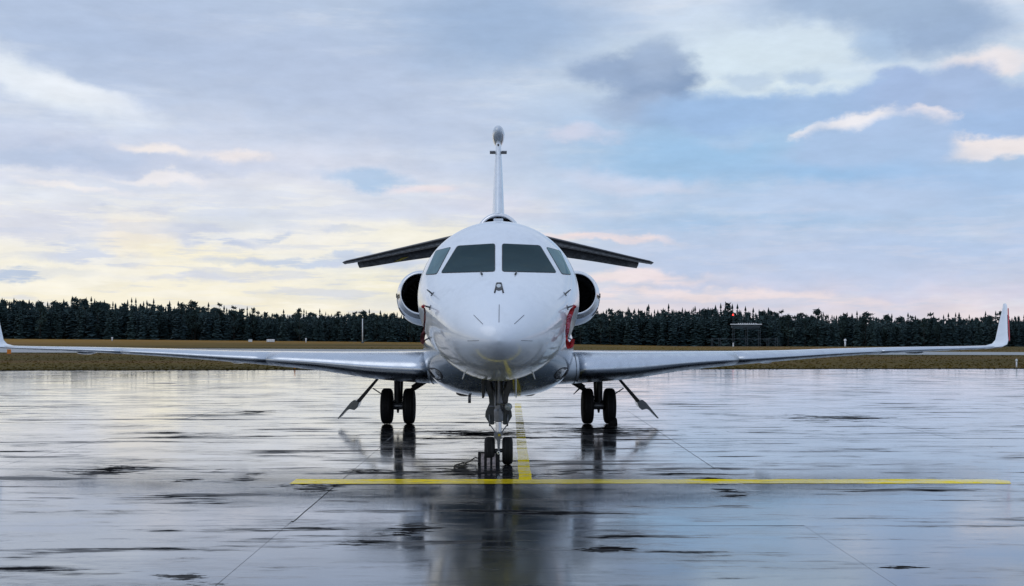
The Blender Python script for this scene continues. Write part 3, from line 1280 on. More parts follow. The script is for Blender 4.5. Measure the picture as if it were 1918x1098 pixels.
def patch(name, poly, tree, off, mat, parent, rad=3., rings=7, label=None, solid=.004):
    """a curved pane that follows the surface, with its own thickness"""
    o_ = outline(poly, rad)
    c_ = sum(o_, Vector((0, 0))) / len(o_)
    v_, f_ = [], []
    n_ = len(o_)
    for r_ in range(rings):
        t = 1 - r_ / rings
        for p in o_:
            q = c_.lerp(p, t)
            h_ = hit(tree, q.x, q.y, off)
            if h_ is None:
                h_ = hit(tree, *(c_.lerp(p, t * .97)), off) or v_[-1]
            v_.append(h_)
    v_.append(hit(tree, c_.x, c_.y, off))
    for r_ in range(rings - 1):
        for k in range(n_):
            f_.append((r_ * n_ + k, r_ * n_ + (k + 1) % n_, (r_ + 1) * n_ + (k + 1) % n_, (r_ + 1) * n_ + k))
    b0 = (rings - 1) * n_
    for k in range(n_):
        f_.append((b0 + k, b0 + (k + 1) % n_, len(v_) - 1))
    # rim down into the skin
    e0 = len(v_)
    for p in o_:
        v_.append((hit(tree, p.x, p.y, -.01)) or v_[-1])
    for k in range(n_):
        f_.append((k, e0 + k, e0 + (k + 1) % n_, (k + 1) % n_))
    bm = bmesh.new()
    vs = [bm.verts.new(q) for q in v_]
    for q in f_:
        bm.faces.new([vs[i] for i in q])
    bmesh.ops.recalc_face_normals(bm, faces=bm.faces)
    for e in bm.edges:
        e.smooth = (not e.is_manifold) or e.calc_face_angle(0) < .7
    ob = obj(name, bm, mat, parent)
    if label:
        ob['label'] = label
    return ob


def line_on(name, pts, tree, w, mat, parent, off=.002, step=3.):
    """narrow raised strip following the skin; w in metres"""
    P_ = [Vector(p) for p in pts]
    dense = []
    for i in range(len(P_) - 1):
        m_ = max(1, int((P_[i + 1] - P_[i]).length / step))
        dense += [P_[i].lerp(P_[i + 1], k / m_) for k in range(m_)]
    dense.append(P_[-1])
    H_ = [hit(tree, p.x, p.y, off) for p in dense]
    H_ = [q for q in H_ if q is not None]
    if len(H_) < 2:
        return None
    mb_ = MB()
    mb_.tube(H_, w / 2, 6)
    return mb_.build(name, mat, parent, True)


def scaled(poly, s_):
    cx_ = sum(p[0] for p in poly) / len(poly)
    cy_ = sum(p[1] for p in poly) / len(poly)
    out = []
    for x_, y_ in poly:
        l = math.hypot(x_ - cx_, y_ - cy_)
        out.append((cx_ + (x_ - cx_) * (l + s_) / l, cy_ + (y_ - cy_) * (l + s_) / l))
    return out


WS = [('windshield_pane', [(826.5, 511.5), (857.5, 461.5), (926.4, 457.0), (926.4, 508.5)], 'glass_dark', 4),
      ('windshield_pane', [(941.3, 457.2), (1010.5, 460.5), (1041.8, 511), (941.3, 508.5)], 'glass_dark', 4),
      ('side_window', [(797.5, 514.5), (816.5, 471), (844.3, 463.5), (818, 512.8)], 'glass_side', 3),
      ('side_window', [(1023.3, 463.5), (1049, 471), (1069.5, 514.5), (1052, 512.8)], 'glass_side', 3)]
for (nm, poly, mt, rd) in WS:
    patch('window_seal', scaled(poly, 1.5), B_FUS, .003, 'seal', fuselage, rd + 1, 5)
    patch(nm, poly, B_FUS, .006, mt, fuselage, rd, 8)
# wipers' parked tips
for x_, s_ in ((902, 1), (966, -1)):
    a0, b0 = hit(B_FUS, x_ - s_ * 1.5, 510.5, .012), hit(B_FUS, x_ + s_, 515.5, .012)
    MB().rod(a0, b0, .009, .013, 8).build('wiper', 'seal', fuselage)
# camera housing above the nose
k_ = [(926, 549), (930, 530.5), (939.5, 530.5), (943.5, 549), (941.5, 549), (938.5, 541), (937, 544), (932.5, 544), (931, 541), (928, 549)]
mb = MB()
for p, q, w in (((926.6, 549), (930.5, 531.5), .012), ((930, 531.6), (939, 531.6), .014), ((938.6, 531.5), (942.6, 549), .012)):
    mb.rod(hit(B_FUS, *p, .006), hit(B_FUS, *q, .006), w * .8, n=8)
mb.build('vision_camera_frame', 'seal', fuselage, True)
lp = [(934.5 + 6.6 * math.cos(t), 539.5 + 5.2 * math.sin(t)) for t in np.linspace(0, 2 * PI, 16, endpoint=False)]
patch('vision_camera_bezel', lp, B_FUS, .006, 'seal', fuselage, .5, 4)
lp = [(934.2 + 4.2 * math.cos(t), 536.8 + 3.6 * math.sin(t)) for t in np.linspace(0, 2 * PI, 16, endpoint=False)]
patch('vision_camera_lens', lp, B_FUS, .011, 'lens_glass', fuselage, .5, 4)
# lightning strips on the radome
for pts in ([(935, 571), (934.6, 604)], [(887.5, 590.5), (904.5, 607.5)], [(981.5, 590.5), (963.5, 607)]):
    line_on('lightning_strip', pts, B_FUS, .007, 'seam', fuselage)
for pts in ([(876, 638.6), (897, 637.8)], [(976, 637.8), (997, 638.6)]):
    line_on('access_seam', pts, B_FUS, .005, 'seam', fuselage)
# probes on the nose sides
for s_ in (-1, 1):
    for (ox, oy, dx, dy) in ((124, 551, 5, 2), (128.5, 576, 10, .4), (130, 633, 7, -2.5)):
        c_ = 934.2
        base = hit(B_FUS, c_ + s_ * ox, oy, 0)
        base_o = hit(B_FUS, c_ + s_ * ox, oy, .05)
        if base is None:
            continue
        nrm = (base_o - base).normalized()
        tip = base + nrm * .085 + Vector((0, -.02, 0))
        fwd = tip + Vector((s_ * .0, -.10, .0))
        mb = MB()
        mb.rod(base - nrm * .01, base + nrm * .008, .035, .033, 12)
        mb.tube([base, base + nrm * .06, tip + Vector((0, -.03, 0)), fwd], [.013, .011, .009, .008], 8)
        mb.build('pitot_probe' if oy > 560 else 'static_vane', 'gear_metal', fuselage, True)
# blade antennas under the nose
for x_ in (870.5, 998):
    a0 = hit(B_FUS, x_, 698, 0) or hit(B_FAIR, x_, 698, 0)
    if a0:
        MB().rod(a0, a0 + Vector((.03 if x_ > 934 else -.03, -.02, -.09)), .012, .007, 8).build('blade_antenna', 'white_metal', fuselage)

# ---- fairing details
for s_ in (-1, 1):
    c_ = (816, 700) if s_ < 0 else (1051.5, 699)
    el_ = []
    for t in np.linspace(0, 2 * PI, 20, endpoint=False):
        u, w = 15.5 * math.cos(t), 8.5 * math.sin(t)
        r_ = math.radians(34) * (1 if s_ < 0 else -1)
        el_.append((c_[0] + u * math.cos(r_) - w * math.sin(r_), c_[1] + u * math.sin(r_) + w * math.cos(r_)))
    for i_, p in enumerate(el_):
        t = 1.0
        while t > .3 and not hit(B_FAIR, c_[0] + (p[0] - c_[0]) * (t + .06), c_[1] + (p[1] - c_[1]) * (t + .06)):
            t -= .04
        el_[i_] = (c_[0] + (p[0] - c_[0]) * t, c_[1] + (p[1] - c_[1]) * t)
    if all(hit(B_FAIR, *p) for p in el_):
        patch('light_surround', el_, B_FAIR, .004, 'seal', fairing, 1., 4)
        el2 = [(c_[0] + (p[0] - c_[0]) * .84, c_[1] + (p[1] - c_[1]) * .84) for p in el_]
        patch('landing_light', el2, B_FAIR, .009, 'fairing_glass', fairing, 1., 5)
mb = MB().rod((-.56, 9.6, .90), (-.56, 9.55, .68), .03, .028, 10)
mb.rod((-.56, 9.55, .74), (-.56, 9.42, .73), .014, n=8)
mb.build('drain_mast', 'gear_metal', fairing, True)
for x_ in (-.68, .58):
    MB().lathe([(.03, .17), (-.01, .16), (-.04, .10), (-.05, 0)], (x_, 10.3, .82), 'Z', 20).build('position_light', 'seal', fairing, True)

# ---- wings: x, leading edge distance behind nose, chord, z of top, z of bottom
WST = [(1.0, 9.2, 6.3, 1.66, .97), (1.45, 9.48, 6.05, 1.66, .99), (2.5, 10.1, 5.4, 1.645, 1.05), (4.0, 11.06, 4.4, 1.635, 1.235),
       (6.0, 12.3, 3.6, 1.64, 1.385), (8.0, 13.56, 2.9, 1.675, 1.50), (10., 14.8, 2.3, 1.70, 1.578), (12., 16.06, 1.75, 1.712, 1.628),
       (12.55, 16.42, 1.6, 1.722, 1.642)]


def airfoil(n_=26):
    """unit section: list of (t along chord, h) with h in -1..1, from trailing edge over the top to the nose and back"""
    up, lo = [], []
    for i in range(n_ + 1):
        t = (1 - math.cos(PI * i / n_)) / 2
        yt = 2.0 * (1.4845 * math.sqrt(t) - .63 * t - 1.758 * t * t + 1.4215 * t**3 - .5075 * t**4)
        up.append((t, yt))
        lo.append((t, -yt))
    return up[::-1] + lo[1:]


AF = airfoil()


def wing_section(x, le, ch, zt, zb, s_):
    zm, hh_ = (zt + zb) / 2, (zt - zb) / 2
    return [Vector((s_ * x, le + t * ch, zm + h_ * hh_ * (1. if h_ > 0 else 1.) - .0 * t)) for t, h_ in AF]


def tip_rings(s_):
    """blended winglet: sections turned up from the wing tip"""
    R_ = []
    prof = [(12.55, 1.682, 16.42, 1.50, .080, 0), (12.78, 1.70, 16.52, 1.16, .078, 14), (12.95, 1.76, 16.64, .92, .078, 42), (13.04, 1.86, 16.78, .78, .078, 64),
            (13.10, 2.0, 16.95, .68, .074, 75), (13.24, 2.35, 17.30, .48, .066, 78), (13.39, 2.70, 17.66, .27, .055, 79), (13.43, 2.80, 17.78, .20, .045, 79), (13.44, 2.83, 17.84, .14, .02, 79)]
    for (x, z, le, ch, th, a_) in prof:
        a_ = math.radians(a_)
        nx, nz = -math.sin(a_), math.cos(a_)
        R_.append([Vector((s_ * (x + nx * h_ * th / 2), le + t * ch, z + nz * h_ * th / 2)) for t, h_ in AF])
    return R_


for s_ in (-1, 1):
    side = 'left' if s_ < 0 else 'right'
    xsn = list(np.arange(1.0, 12.5, .35)) + [12.55]
    rings_ = [wing_section(x, *interp(WST, x), s_) for x in xsn]
    wm = loft(rings_)
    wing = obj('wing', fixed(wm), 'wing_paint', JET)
    wing.location.x = .05 if s_ > 0 else .14
    # slats: polished shells over the leading edge
    for xa, xb in ((1.52, 5.05), (5.07, 8.9), (8.92, 12.5)):
        rr = []
        for x in np.linspace(xa, xb, 12):
            le, ch, zt, zb = interp(WST, x)
            zm, hh_ = (zt + zb) / 2, (zt - zb) / 2
            ring = []
            for t, h_ in AF:
                if t <= .17:
                    ring.append(Vector((s_ * x, le + t * ch - .012 * (1 - t / .17), zm + h_ * (hh_ + .004))))
            for t, h_ in reversed(AF):
                if t <= .17:
                    ring.append(Vector((s_ * x, le + t * ch + .01, zm + h_ * (hh_ - .012))))
            rr.append(ring)
        obj('slat', fixed(loft(rr)), 'bare_metal', wing)
    obj('winglet', fixed(loft(tip_rings(s_))), 'white_paint', wing)
    # red line on the outer leading edge of the winglet
    pts = []
    for (x, z, le) in ((13.04, 1.84, 16.76), (13.11, 2.0, 16.93), (13.25, 2.35, 17.28), (13.40, 2.69, 17.645)):
        pts.append((s_ * (x + .018), le - .004, z))
    MB().tube(pts, .014, 8).build('navigation_light_strip', 'red_paint', wing, True)
    for (xf, ln_, wd, dp) in ((6.25, 1.5, .11, .09), (10.55, 1.25, .14, .11)):
        le, ch, zt, zb = interp(WST, xf)
        mb = MB()
        prof = [(0, .0), (.08, .35), (.25, .75), (.5, 1.), (.75, .8), (.93, .4), (1, 0)]
        rr = []
        for q, r_ in prof:
            rr.append([Vector((s_ * xf + wd * 1.6 * r_ * math.cos(t), le + ch * .42 + q * ln_, zb - .035 + (q * .02) + dp * .65 * r_ * math.sin(t))) for t in np.linspace(0, 2 * PI, 16, endpoint=False)])
        obj('flap_track_fairing', fixed(loft(rr)), 'wing_paint', wing)
    # panel seam between slats, and static wicks
    for xw in (9.5, 10.6, 11.7):
        le, ch, zt, zb = interp(WST, xw)
        MB().rod((s_ * xw, le + ch - .02, (zt + zb) / 2), (s_ * xw, le + ch + .16, (zt + zb) / 2), .004, n=5).build('static_wick', 'seal', wing)
    mb = MB()
    le, ch, zt, zb = interp(WST, 1.46)
    mb.tube([wing_section(1.46, le - .004, ch + .008, zt + .005, zb - .005, s_)[i] for i in range(0, len(AF), 1)], .008, 5)
    mb.build('root_seal', 'seam', wing)

# ---- side engines
for s_ in (-1, 1):
    y0 = 14.5

    def ncent(q):
        t = sstep(0, .9, q)
        return 1.83 + .0 * t, 2.975 - .115 * t

    def nring(q, r_, sy=1.0):
        cx_, cz_ = ncent(q)
        return [Vector((s_ * cx_ + r_ * math.cos(t), y0 + q, cz_ + r_ * sy * math.sin(t))) for t in np.linspace(0, 2 * PI, 56, endpoint=False)]
    body = [(.27, .572), (.35, .592), (.55, .618), (.9, .638), (1.4, .645), (2.2, .63), (3.0, .56), (3.7, .46), (4.2, .38)]
    nac = obj('engine_nacelle', fixed(loft([nring(*q) for q in body], False, False)), 'white_paint', JET)
    lip = [(.30, .438), (.18, .436), (.08, .442), (.03, .452), (.005, .464), (-.004, .476), (.004, .489), (.03, .502), (.07, .514), (.12, .529), (.2, .558), (.28, .579)]
    obj('intake_lip', fixed(loft([nring(*q) for q in lip], False, False)), 'lip_metal', nac)
    obj('intake_duct', fixed(loft([nring(*q) for q in [(.29, .437), (.6, .44), (1.1, .45)]], False, False)), 'duct_black', nac)
    mb = MB()
    cx_, cz_ = ncent(1.0)
    for k in range(22):
        a0 = 2 * PI * k / 22
        u = Vector((math.cos(a0), 0, math.sin(a0)))
        w = Vector((-math.sin(a0), 0, math.cos(a0)))
        c_ = Vector((s_ * cx_, y0 + 1.0, cz_))
        v4 = [c_ + u * .13 - w * .02 + Vector((0, -.03, 0)), c_ + u * .44 - w * .055 + Vector((0, -.05, 0)), c_ + u * .44 + w * .055 + Vector((0, .05, 0)), c_ + u * .13 + w * .02 + Vector((0, .03, 0))]
        mb.add(v4, [(0, 1, 2, 3)])
    mb.lathe([(.1, .45), (.1, 0)], (s_ * cx_, y0 + 1.0, cz_), 'Y', 40)
    mb.build('fan', 'fan', nac)
    MB().lathe([(-.25, 0), (-.2, .05), (-.08, .11), (.05, .14)], (s_ * cx_, y0 + 1.0, cz_), 'Y', 24).build('spinner', 'fan', nac, True)
    MB().lathe([(0, .375), (.3, .36), (.35, .3), (.3, .2), (.6, 0)], (s_ * 1.83, y0 + 4.15, 2.86), 'Y', 32).build('exhaust', 'gear_dark', nac, True)
    # pylon
    mb = MB()
    mb.box((s_ * 1.2, y0 + 1.9, 2.9), (.5, 2.6, .16))
    mb.build('pylon', 'white_paint', nac, bevel=.05)
    # cooling slot and latch on the lower outboard cowl
    for (a0, a1, q, w) in ((205, 228, .50, .016), (176, 186, .34, .02)):
        pts = []
        for a_ in np.linspace(math.radians(a0), math.radians(a1), 8):
            cx_, cz_ = ncent(q)
            r_ = interp([(b[0], b[1]) for b in body], q)[0] + .003
            pts.append((s_ * cx_ - (s_ * -1) * -r_ * math.cos(a_) * 1.0 if False else s_ * (cx_ - r_ * math.cos(a_)), y0 + q, cz_ + r_ * math.sin(a_)))
        MB().tube(pts, w, 6).build('cooling_slot', 'seal', nac, True)

# ---- centre engine intake and tail
def cring(q, r_, zc, flat=1.):
    return [Vector((r_ * math.cos(t), q, zc + r_ * flat * math.sin(t))) for t in np.linspace(0, 2 * PI, 48, endpoint=False)]


tb = [(16.1, .53, 4.50), (16.3, .56, 4.50), (16.8, .59, 4.44), (17.6, .60, 4.38), (18.6, .60, 4.2), (20, .58, 3.9), (21.5, .55, 3.6), (23.2, .48, 3.45), (24., .42, 3.42)]
cen = obj('centre_intake', fixed(loft([cring(*q) for q in tb], False, False)), 'white_paint', JET)
lipc = [(16.35, .425, 4.50), (16.12, .428, 4.50), (16.04, .438, 4.50), (16.0, .455, 4.50), (15.99, .475, 4.50), (16.0, .495, 4.50), (16.05, .515, 4.50), (16.11, .533, 4.50)]
obj('intake_lip', fixed(loft([cring(*q) for q in lipc], False, False)), 'lip_metal', cen)
obj('intake_duct', fixed(loft([cring(*q) for q in [(16.3, .426, 4.50), (17.0, .42, 4.4), (18.2, .40, 4.2)]], False, True)), 'duct_black', cen)
MB().box((0, 16.1, 4.80), (.24, .5, .15)).build('air_scoop', 'white_paint', cen, bevel=.02)
MB().box((.0, 16.6, 3.96), (.5, 1.2, .34)).build('intake_base', 'white_paint', cen, bevel=.06)

FIN = [(4.7, 17.4, 4.6, .38), (5.1, 17.9, 4.3, .35), (6.2, 19.3, 3.4, .28), (7.2, 20.6, 2.6, .20), (7.72, 21.2, 2.3, .15)]
rr = []
for z in np.linspace(4.7, 7.72, 16):
    le, ch, th = interp(FIN, z)
    rr.append([Vector((h_ * th / 2, le + t * ch, z)) for t, h_ in AF])
fin = obj('tail_fin', fixed(loft(rr)), 'white_paint', JET)
rr = []
for q, r_ in ((0, .02), (.05, .075), (.15, .13), (.35, .18), (.65, .2), (1.2, .2), (2.0, .15), (2.6, .05), (2.7, .01)):
    rr.append([Vector((r_ * .92 * math.cos(t), 20.85 + q, 7.92 + r_ * 1.22 * math.sin(t))) for t in np.linspace(0, 2 * PI, 28, endpoint=False)])
obj('fin_bullet', fixed(loft(rr)), 'wing_paint', fin)
for s_ in (-1, 1):
    MB().box((s_ * .17, 21.3, 7.36), (.16, .35, .045)).build('antenna_vane', 'gear_metal', fin, bevel=.01)
MB().lathe([(-.006, 0), (-.004, .03), (.02, .03)], (0, 20.93, 7.52), 'Y', 12).build('fin_lamp', 'seal', fin)
MB().box((-.125, 18.35, 5.21), (.04, .03, .10)).build('fin_placard', 'seal', fin)

TP = [(.1, 20.0, 1.75, 5.04), (1.5, 20.75, 1.5, 4.79), (3., 21.5, 1.15, 4.515), (4.45, 22.25, .85, 4.25), (4.74, 22.42, .72, 4.205)]
for s_ in (-1, 1):
    rr = []
    for x in list(np.linspace(.1, 4.6, 14)) + [4.68, 4.74, 4.76]:
        le, ch, z = interp(TP, min(x, 4.74))
        th = .11 * ch * (1 if x < 4.65 else .75 if x < 4.7 else .4 if x < 4.75 else .1)
        le += 0 if x < 4.65 else .05 if x < 4.7 else .14 if x < 4.75 else .2
        inc = .035
        rr.append([Vector((s_ * x, le + t * ch * (1 if x < 4.65 else .9), z + h_ * th / 2 - t * ch * inc)) for t, h_ in AF if t <= .985])
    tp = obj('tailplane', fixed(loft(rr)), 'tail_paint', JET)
    rr = []
    for x in np.linspace(.5, 4.35, 10):
        le, ch, z = interp(TP, x)
        ec = .62 * ch
        rr.append([Vector((s_ * x, le + ch * .99 + t * ec, z - ch * .045 + h_ * .035 * ch * (1 - .2 * t) - math.sin(math.radians(15)) * t * ec)) for t, h_ in AF])
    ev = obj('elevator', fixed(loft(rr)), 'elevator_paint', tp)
    if s_ < 0:
        def under(x, t, dz):
            le, ch, z = interp(TP, x)
            ec = .62 * ch
            return Vector((s_ * x, le + ch * .99 + t * ec, z - ch * .045 - .035 * ch * .8 - math.sin(math.radians(15)) * t * ec + dz))
        v_ = [under(2.75, .35, -.01), under(3.05, .75, -.004), under(3.25, .75, -.004), under(2.95, .35, -.01)]
        mb = MB()
        mb.add(v_ + [q + Vector((0, 0, -.004)) for q in v_], [(0, 1, 2, 3), (7, 6, 5, 4), (0, 4, 5, 1), (1, 5, 6, 2), (2, 6, 7, 3), (3, 7, 4, 0)])
        mb.build('yellow_stripe', 'yellow_label', tp)


# ---- landing gear
def tyre(name, c, r, w, parent, rim_r):
    pr = []
    hw = w / 2
    for a_ in np.linspace(-90, 90, 15):
        t = math.radians(a_)
        e = .55
        pr.append((hw * math.copysign(abs(math.sin(t)) ** e, t), rim_r + (r - rim_r) * abs(math.cos(t)) ** e))
    out = []
    for i, q in enumerate(pr):
        out.append(q)
    # circumferential grooves
    mb_ = MB()
    prof = [(-hw * .9, rim_r)] + out + [(hw * .9, rim_r)]
    mb_.lathe(prof, c, 'X', 48)
    t = mb_.build('tyre', 'rubber', parent, True)
    for g in (-.22, .22):
        MB().lathe([(g * w - .004, r * .999), (g * w - .004, r * 1.002), (g * w + .004, r * 1.002), (g * w + .004, r * .999)], c, 'X', 48).build('tread_rib', 'seal', parent)
    MB().lathe([(-hw * .86, rim_r * 1.02), (-hw * .8, rim_r * .9), (-hw * .45, rim_r * .75), (-hw * .4, 0)], c, 'X', 32).build('rim', 'rim', parent, True)
    MB().lathe([(hw * .86, rim_r * 1.02), (hw * .8, rim_r * .9), (hw * .45, rim_r * .75), (hw * .4, 0)], c, 'X', 32).build('rim', 'rim', parent, True)
    return t


NY = 4.97
PM = F / (13 + NY)


def nx(px):
    return (px - 934.4) / PM


def nz(py):
    return H - (py - HY) / PM


mb = MB()
mb.rod((0, NY + .02, 1.40), (0, NY + .02, nz(768)), .066, .062, 20)
mb.rod((nx(927), NY - .05, 1.36), (nx(928), NY - .05, nz(760)), .016, n=10)
mb.rod((0, NY, nz(766)), (0, NY, nz(770)), .068, .076, 20)
mb.rod((0, NY, nz(770)), (0, NY, nz(788)), .076, .070, 20)
mb.rod((0, NY, nz(788)), (0, NY, nz(790)), .070, .055, 20)
mb.rod((-.12, NY, .215), (.12, NY, .215), .03, n=14)
mb.box((0, NY - .02, nz(812)), (.13, .09, .04))
mb.rod((nx(917), NY + .1, nz(762)), (nx(932), NY + .04, nz(762)), .012, n=8)
mb.rod((nx(932), NY - .03, nz(757)), (nx(946), NY - .02, nz(757)), .018, n=8)
gear = mb.build('nose_gear', 'gear_metal', JET, True)
MB().rod((0, NY, nz(789)), (0, NY, nz(822)), .046, .046, 18).build('piston', 'chrome', gear, True)
mb = MB().prism([(nx(925.5), nz(809)), (nx(940.5), nz(809)), (nx(940), nz(817)), (nx(937.5), nz(824)), (nx(936.3), nz(843)), (nx(932.7), nz(843)), (nx(931.5), nz(824)), (nx(926), nz(817))], NY - .14, NY - .08)
mb.build('torque_link', 'gear_metal', gear, bevel=.006)
MB().lathe([(0, .012), (0, .026), (.03, .026), (.03, .012)], (nx(934.3), NY - .17, nz(846)), 'Y', 16).build('tow_eye', 'chrome', gear)
MB().box((nx(935.5), NY - .146, nz(813.5)), (.035, .01, .035)).build('yellow_placard', 'yellow_label', gear)
for s_ in (-1, 1):
    pl = [(26, 712), (25.5, 722), (22, 735), (18.5, 745), (17.5, 756), (24.5, 772), (25.5, 781), (18.5, 793), (13, 797), (8, 796), (7.5, 766), (6, 745), (11, 731), (13, 712)]
    mb = MB().prism([(s_ * p / PM, nz(q)) for p, q in pl], NY + .10, NY + .17)
    mb.build('side_brace', 'gear_plate', gear, bevel=.006)
    MB().rod((s_ * 14 / PM, NY + .02, nz(716)), (s_ * 6 / PM, NY + .0, nz(750)), .016, n=10).build('drag_strut', 'gear_metal', gear, True)
    MB().rod((s_ * 16.5 / PM, NY + .06, nz(796)), (s_ * 4 / PM, NY - .05, nz(812)), .009, n=8).build('steering_link', 'gear_metal', gear, True)
    MB().rod((s_ * 16.5 / PM, NY + .06, nz(777)), (s_ * 16.5 / PM, NY + .06, nz(799)), .014, n=8).build('steering_actuator', 'gear_metal', gear, True)
    x_ = (-28.7 if s_ < 0 else 31.5) / PM
    w_ = .055 if s_ < 0 else .024
    mb = MB().prism([(x_ - w_ / 2, 1.36), (x_ + w_ / 2, 1.36), (x_ + w_ * .45, nz(740)), (x_ + w_ * .2, nz(742.5)), (x_ - w_ * .2, nz(742.5)), (x_ - w_ * .25, nz(738))], NY - .55, NY + .45)
    mb.build('gear_door', 'gear_dark' if s_ < 0 else 'wing_paint', gear, bevel=.005)
    tyre('tyre', (s_ * .137, NY, .212), .212, .165, gear, .11)
mb = MB().box((0, NY + .1, 1.345), (.46, 1.0, .06))
mb.build('wheel_well', 'duct_black', gear)
mb = MB().lathe([(.08, .0), (.06, .04), (-.01, .058), (-.03, .058), (-.03, .05)], (nx(952.7), NY - .07, nz(761.3)), 'Y', 24)
mb.build('taxi_light', 'gear_metal', gear, True)
MB().lathe([(-.028, .052), (-.038, .03), (-.042, 0)], (nx(952.7), NY - .07, nz(761.3)), 'Y', 24).build('lamp_lens', 'lens_glass', gear, True)
MB().box((nx(952), NY - .0, nz(769)), (.05, .08, .1)).build('light_bracket', 'gear_dark', gear, bevel=.008)

MY = 13.15
MM = F / (13 + MY)
for s_ in (-1, 1):
    gx0 = 2.245

    def X(o_):
        return s_ * (gx0 + o_)
    mb = MB()
    mb.rod((X(.02), MY, 1.15), (X(.02), MY, .52), .075, .072, 20)
    mb.rod((X(-.06), MY + .16, 1.15), (X(-.04), MY + .12, .45), .05, .045, 14)
    mb.rod((X(.02), MY, .53), (X(.02), MY, .47), .10, .10, 20)
    mb.lathe([(-.10, .0), (-.10, .09), (.10, .09), (.10, 0)], (X(0), MY, .41), 'X', 20)
    mb.rod((X(-.26), MY, .40), (X(.26), MY, .40), .045, n=14)
    mb.rod((X(0), MY - .05, .34), (X(0), MY - .06, .25), .035, .02, 10)
    mg = mb.build('main_gear', 'gear_dark', JET, True)
    mb = MB().rod((X(-.10), MY - .02, .58), (X(-.40), MY - .0, .86), .032, .045, 10)
    mb.rod((X(-.33), MY, .80), (X(-.72), MY + .1, 1.06), .07, .085, 12)
    mb.build('side_brace', 'gear_dark', mg, True)
    MB().lathe([(-.115, .0), (-.115, .075), (-.05, .085), (.05, .085), (.115, .075), (.115, 0)], (X(0), MY - .03, .41), 'X', 20).build('hub_cap', 'gear_metal', mg, True)
    MB().tube([(X(.05), MY - .09, .95), (X(.075), MY - .1, .75), (X(.05), MY - .1, .55), (X(-.02), MY - .1, .45)], .009, 6).build('brake_hose', 'gear_metal', mg, True)
    MB().rod((X(.10), MY - .05, .50), (X(.56), MY - .05, .80), .014, n=8).build('door_link', 'gear_metal', mg, True)
    for q in (-.248, .248):
        tyre('tyre', (X(q), MY, .40), .40, .262, mg, .2)
    # outer leg door, hanging out and down below the wing
    mb = MB().prism([(X(.40), 1.02), (X(.47), 1.02), (X(.93), .50), (X(.87), .44)], MY - .30, MY - .22)
    mb.build('door_arm', 'gear_dark', mg, bevel=.008)
    pl = [(.82, .505), (.90, .555), (.95, .555), (1.02, .50), (1.30, .16), (1.285, .14), (1.25, .17), (1.09, .335), (1.03, .36), (.93, .335), (.86, .40)]
    v_, f_ = [], []
    n_ = len(pl)
    for yq, sh in ((MY - .42, 0.), (MY - .30, .0), (MY + .25, .02)):
        k2 = 1. if sh == 0 else .98
        for (p, q) in pl:
            v_.append(Vector((X(p + sh), yq, q)))
    for r_ in range(2):
        for k in range(n_):
            f_.append((r_ * n_ + k, r_ * n_ + (k + 1) % n_, (r_ + 1) * n_ + (k + 1) % n_, (r_ + 1) * n_ + k))
    f_ += [tuple(range(n_)), tuple(range(3 * n_ - 1, 2 * n_ - 1, -1))]
    MB().add(v_, f_).build('gear_door', 'door_paint', mg, bevel=.008)
    if s_ > 0:
        MB().rod((X(-.38), MY, .84), (X(-.56), MY, .66), .025, .008, 8).build('uplock_rod', 'gear_dark', mg, True)

# ------------------------------------------------------------------ covers, chocks
def world_pt(v):
    return JM @ v


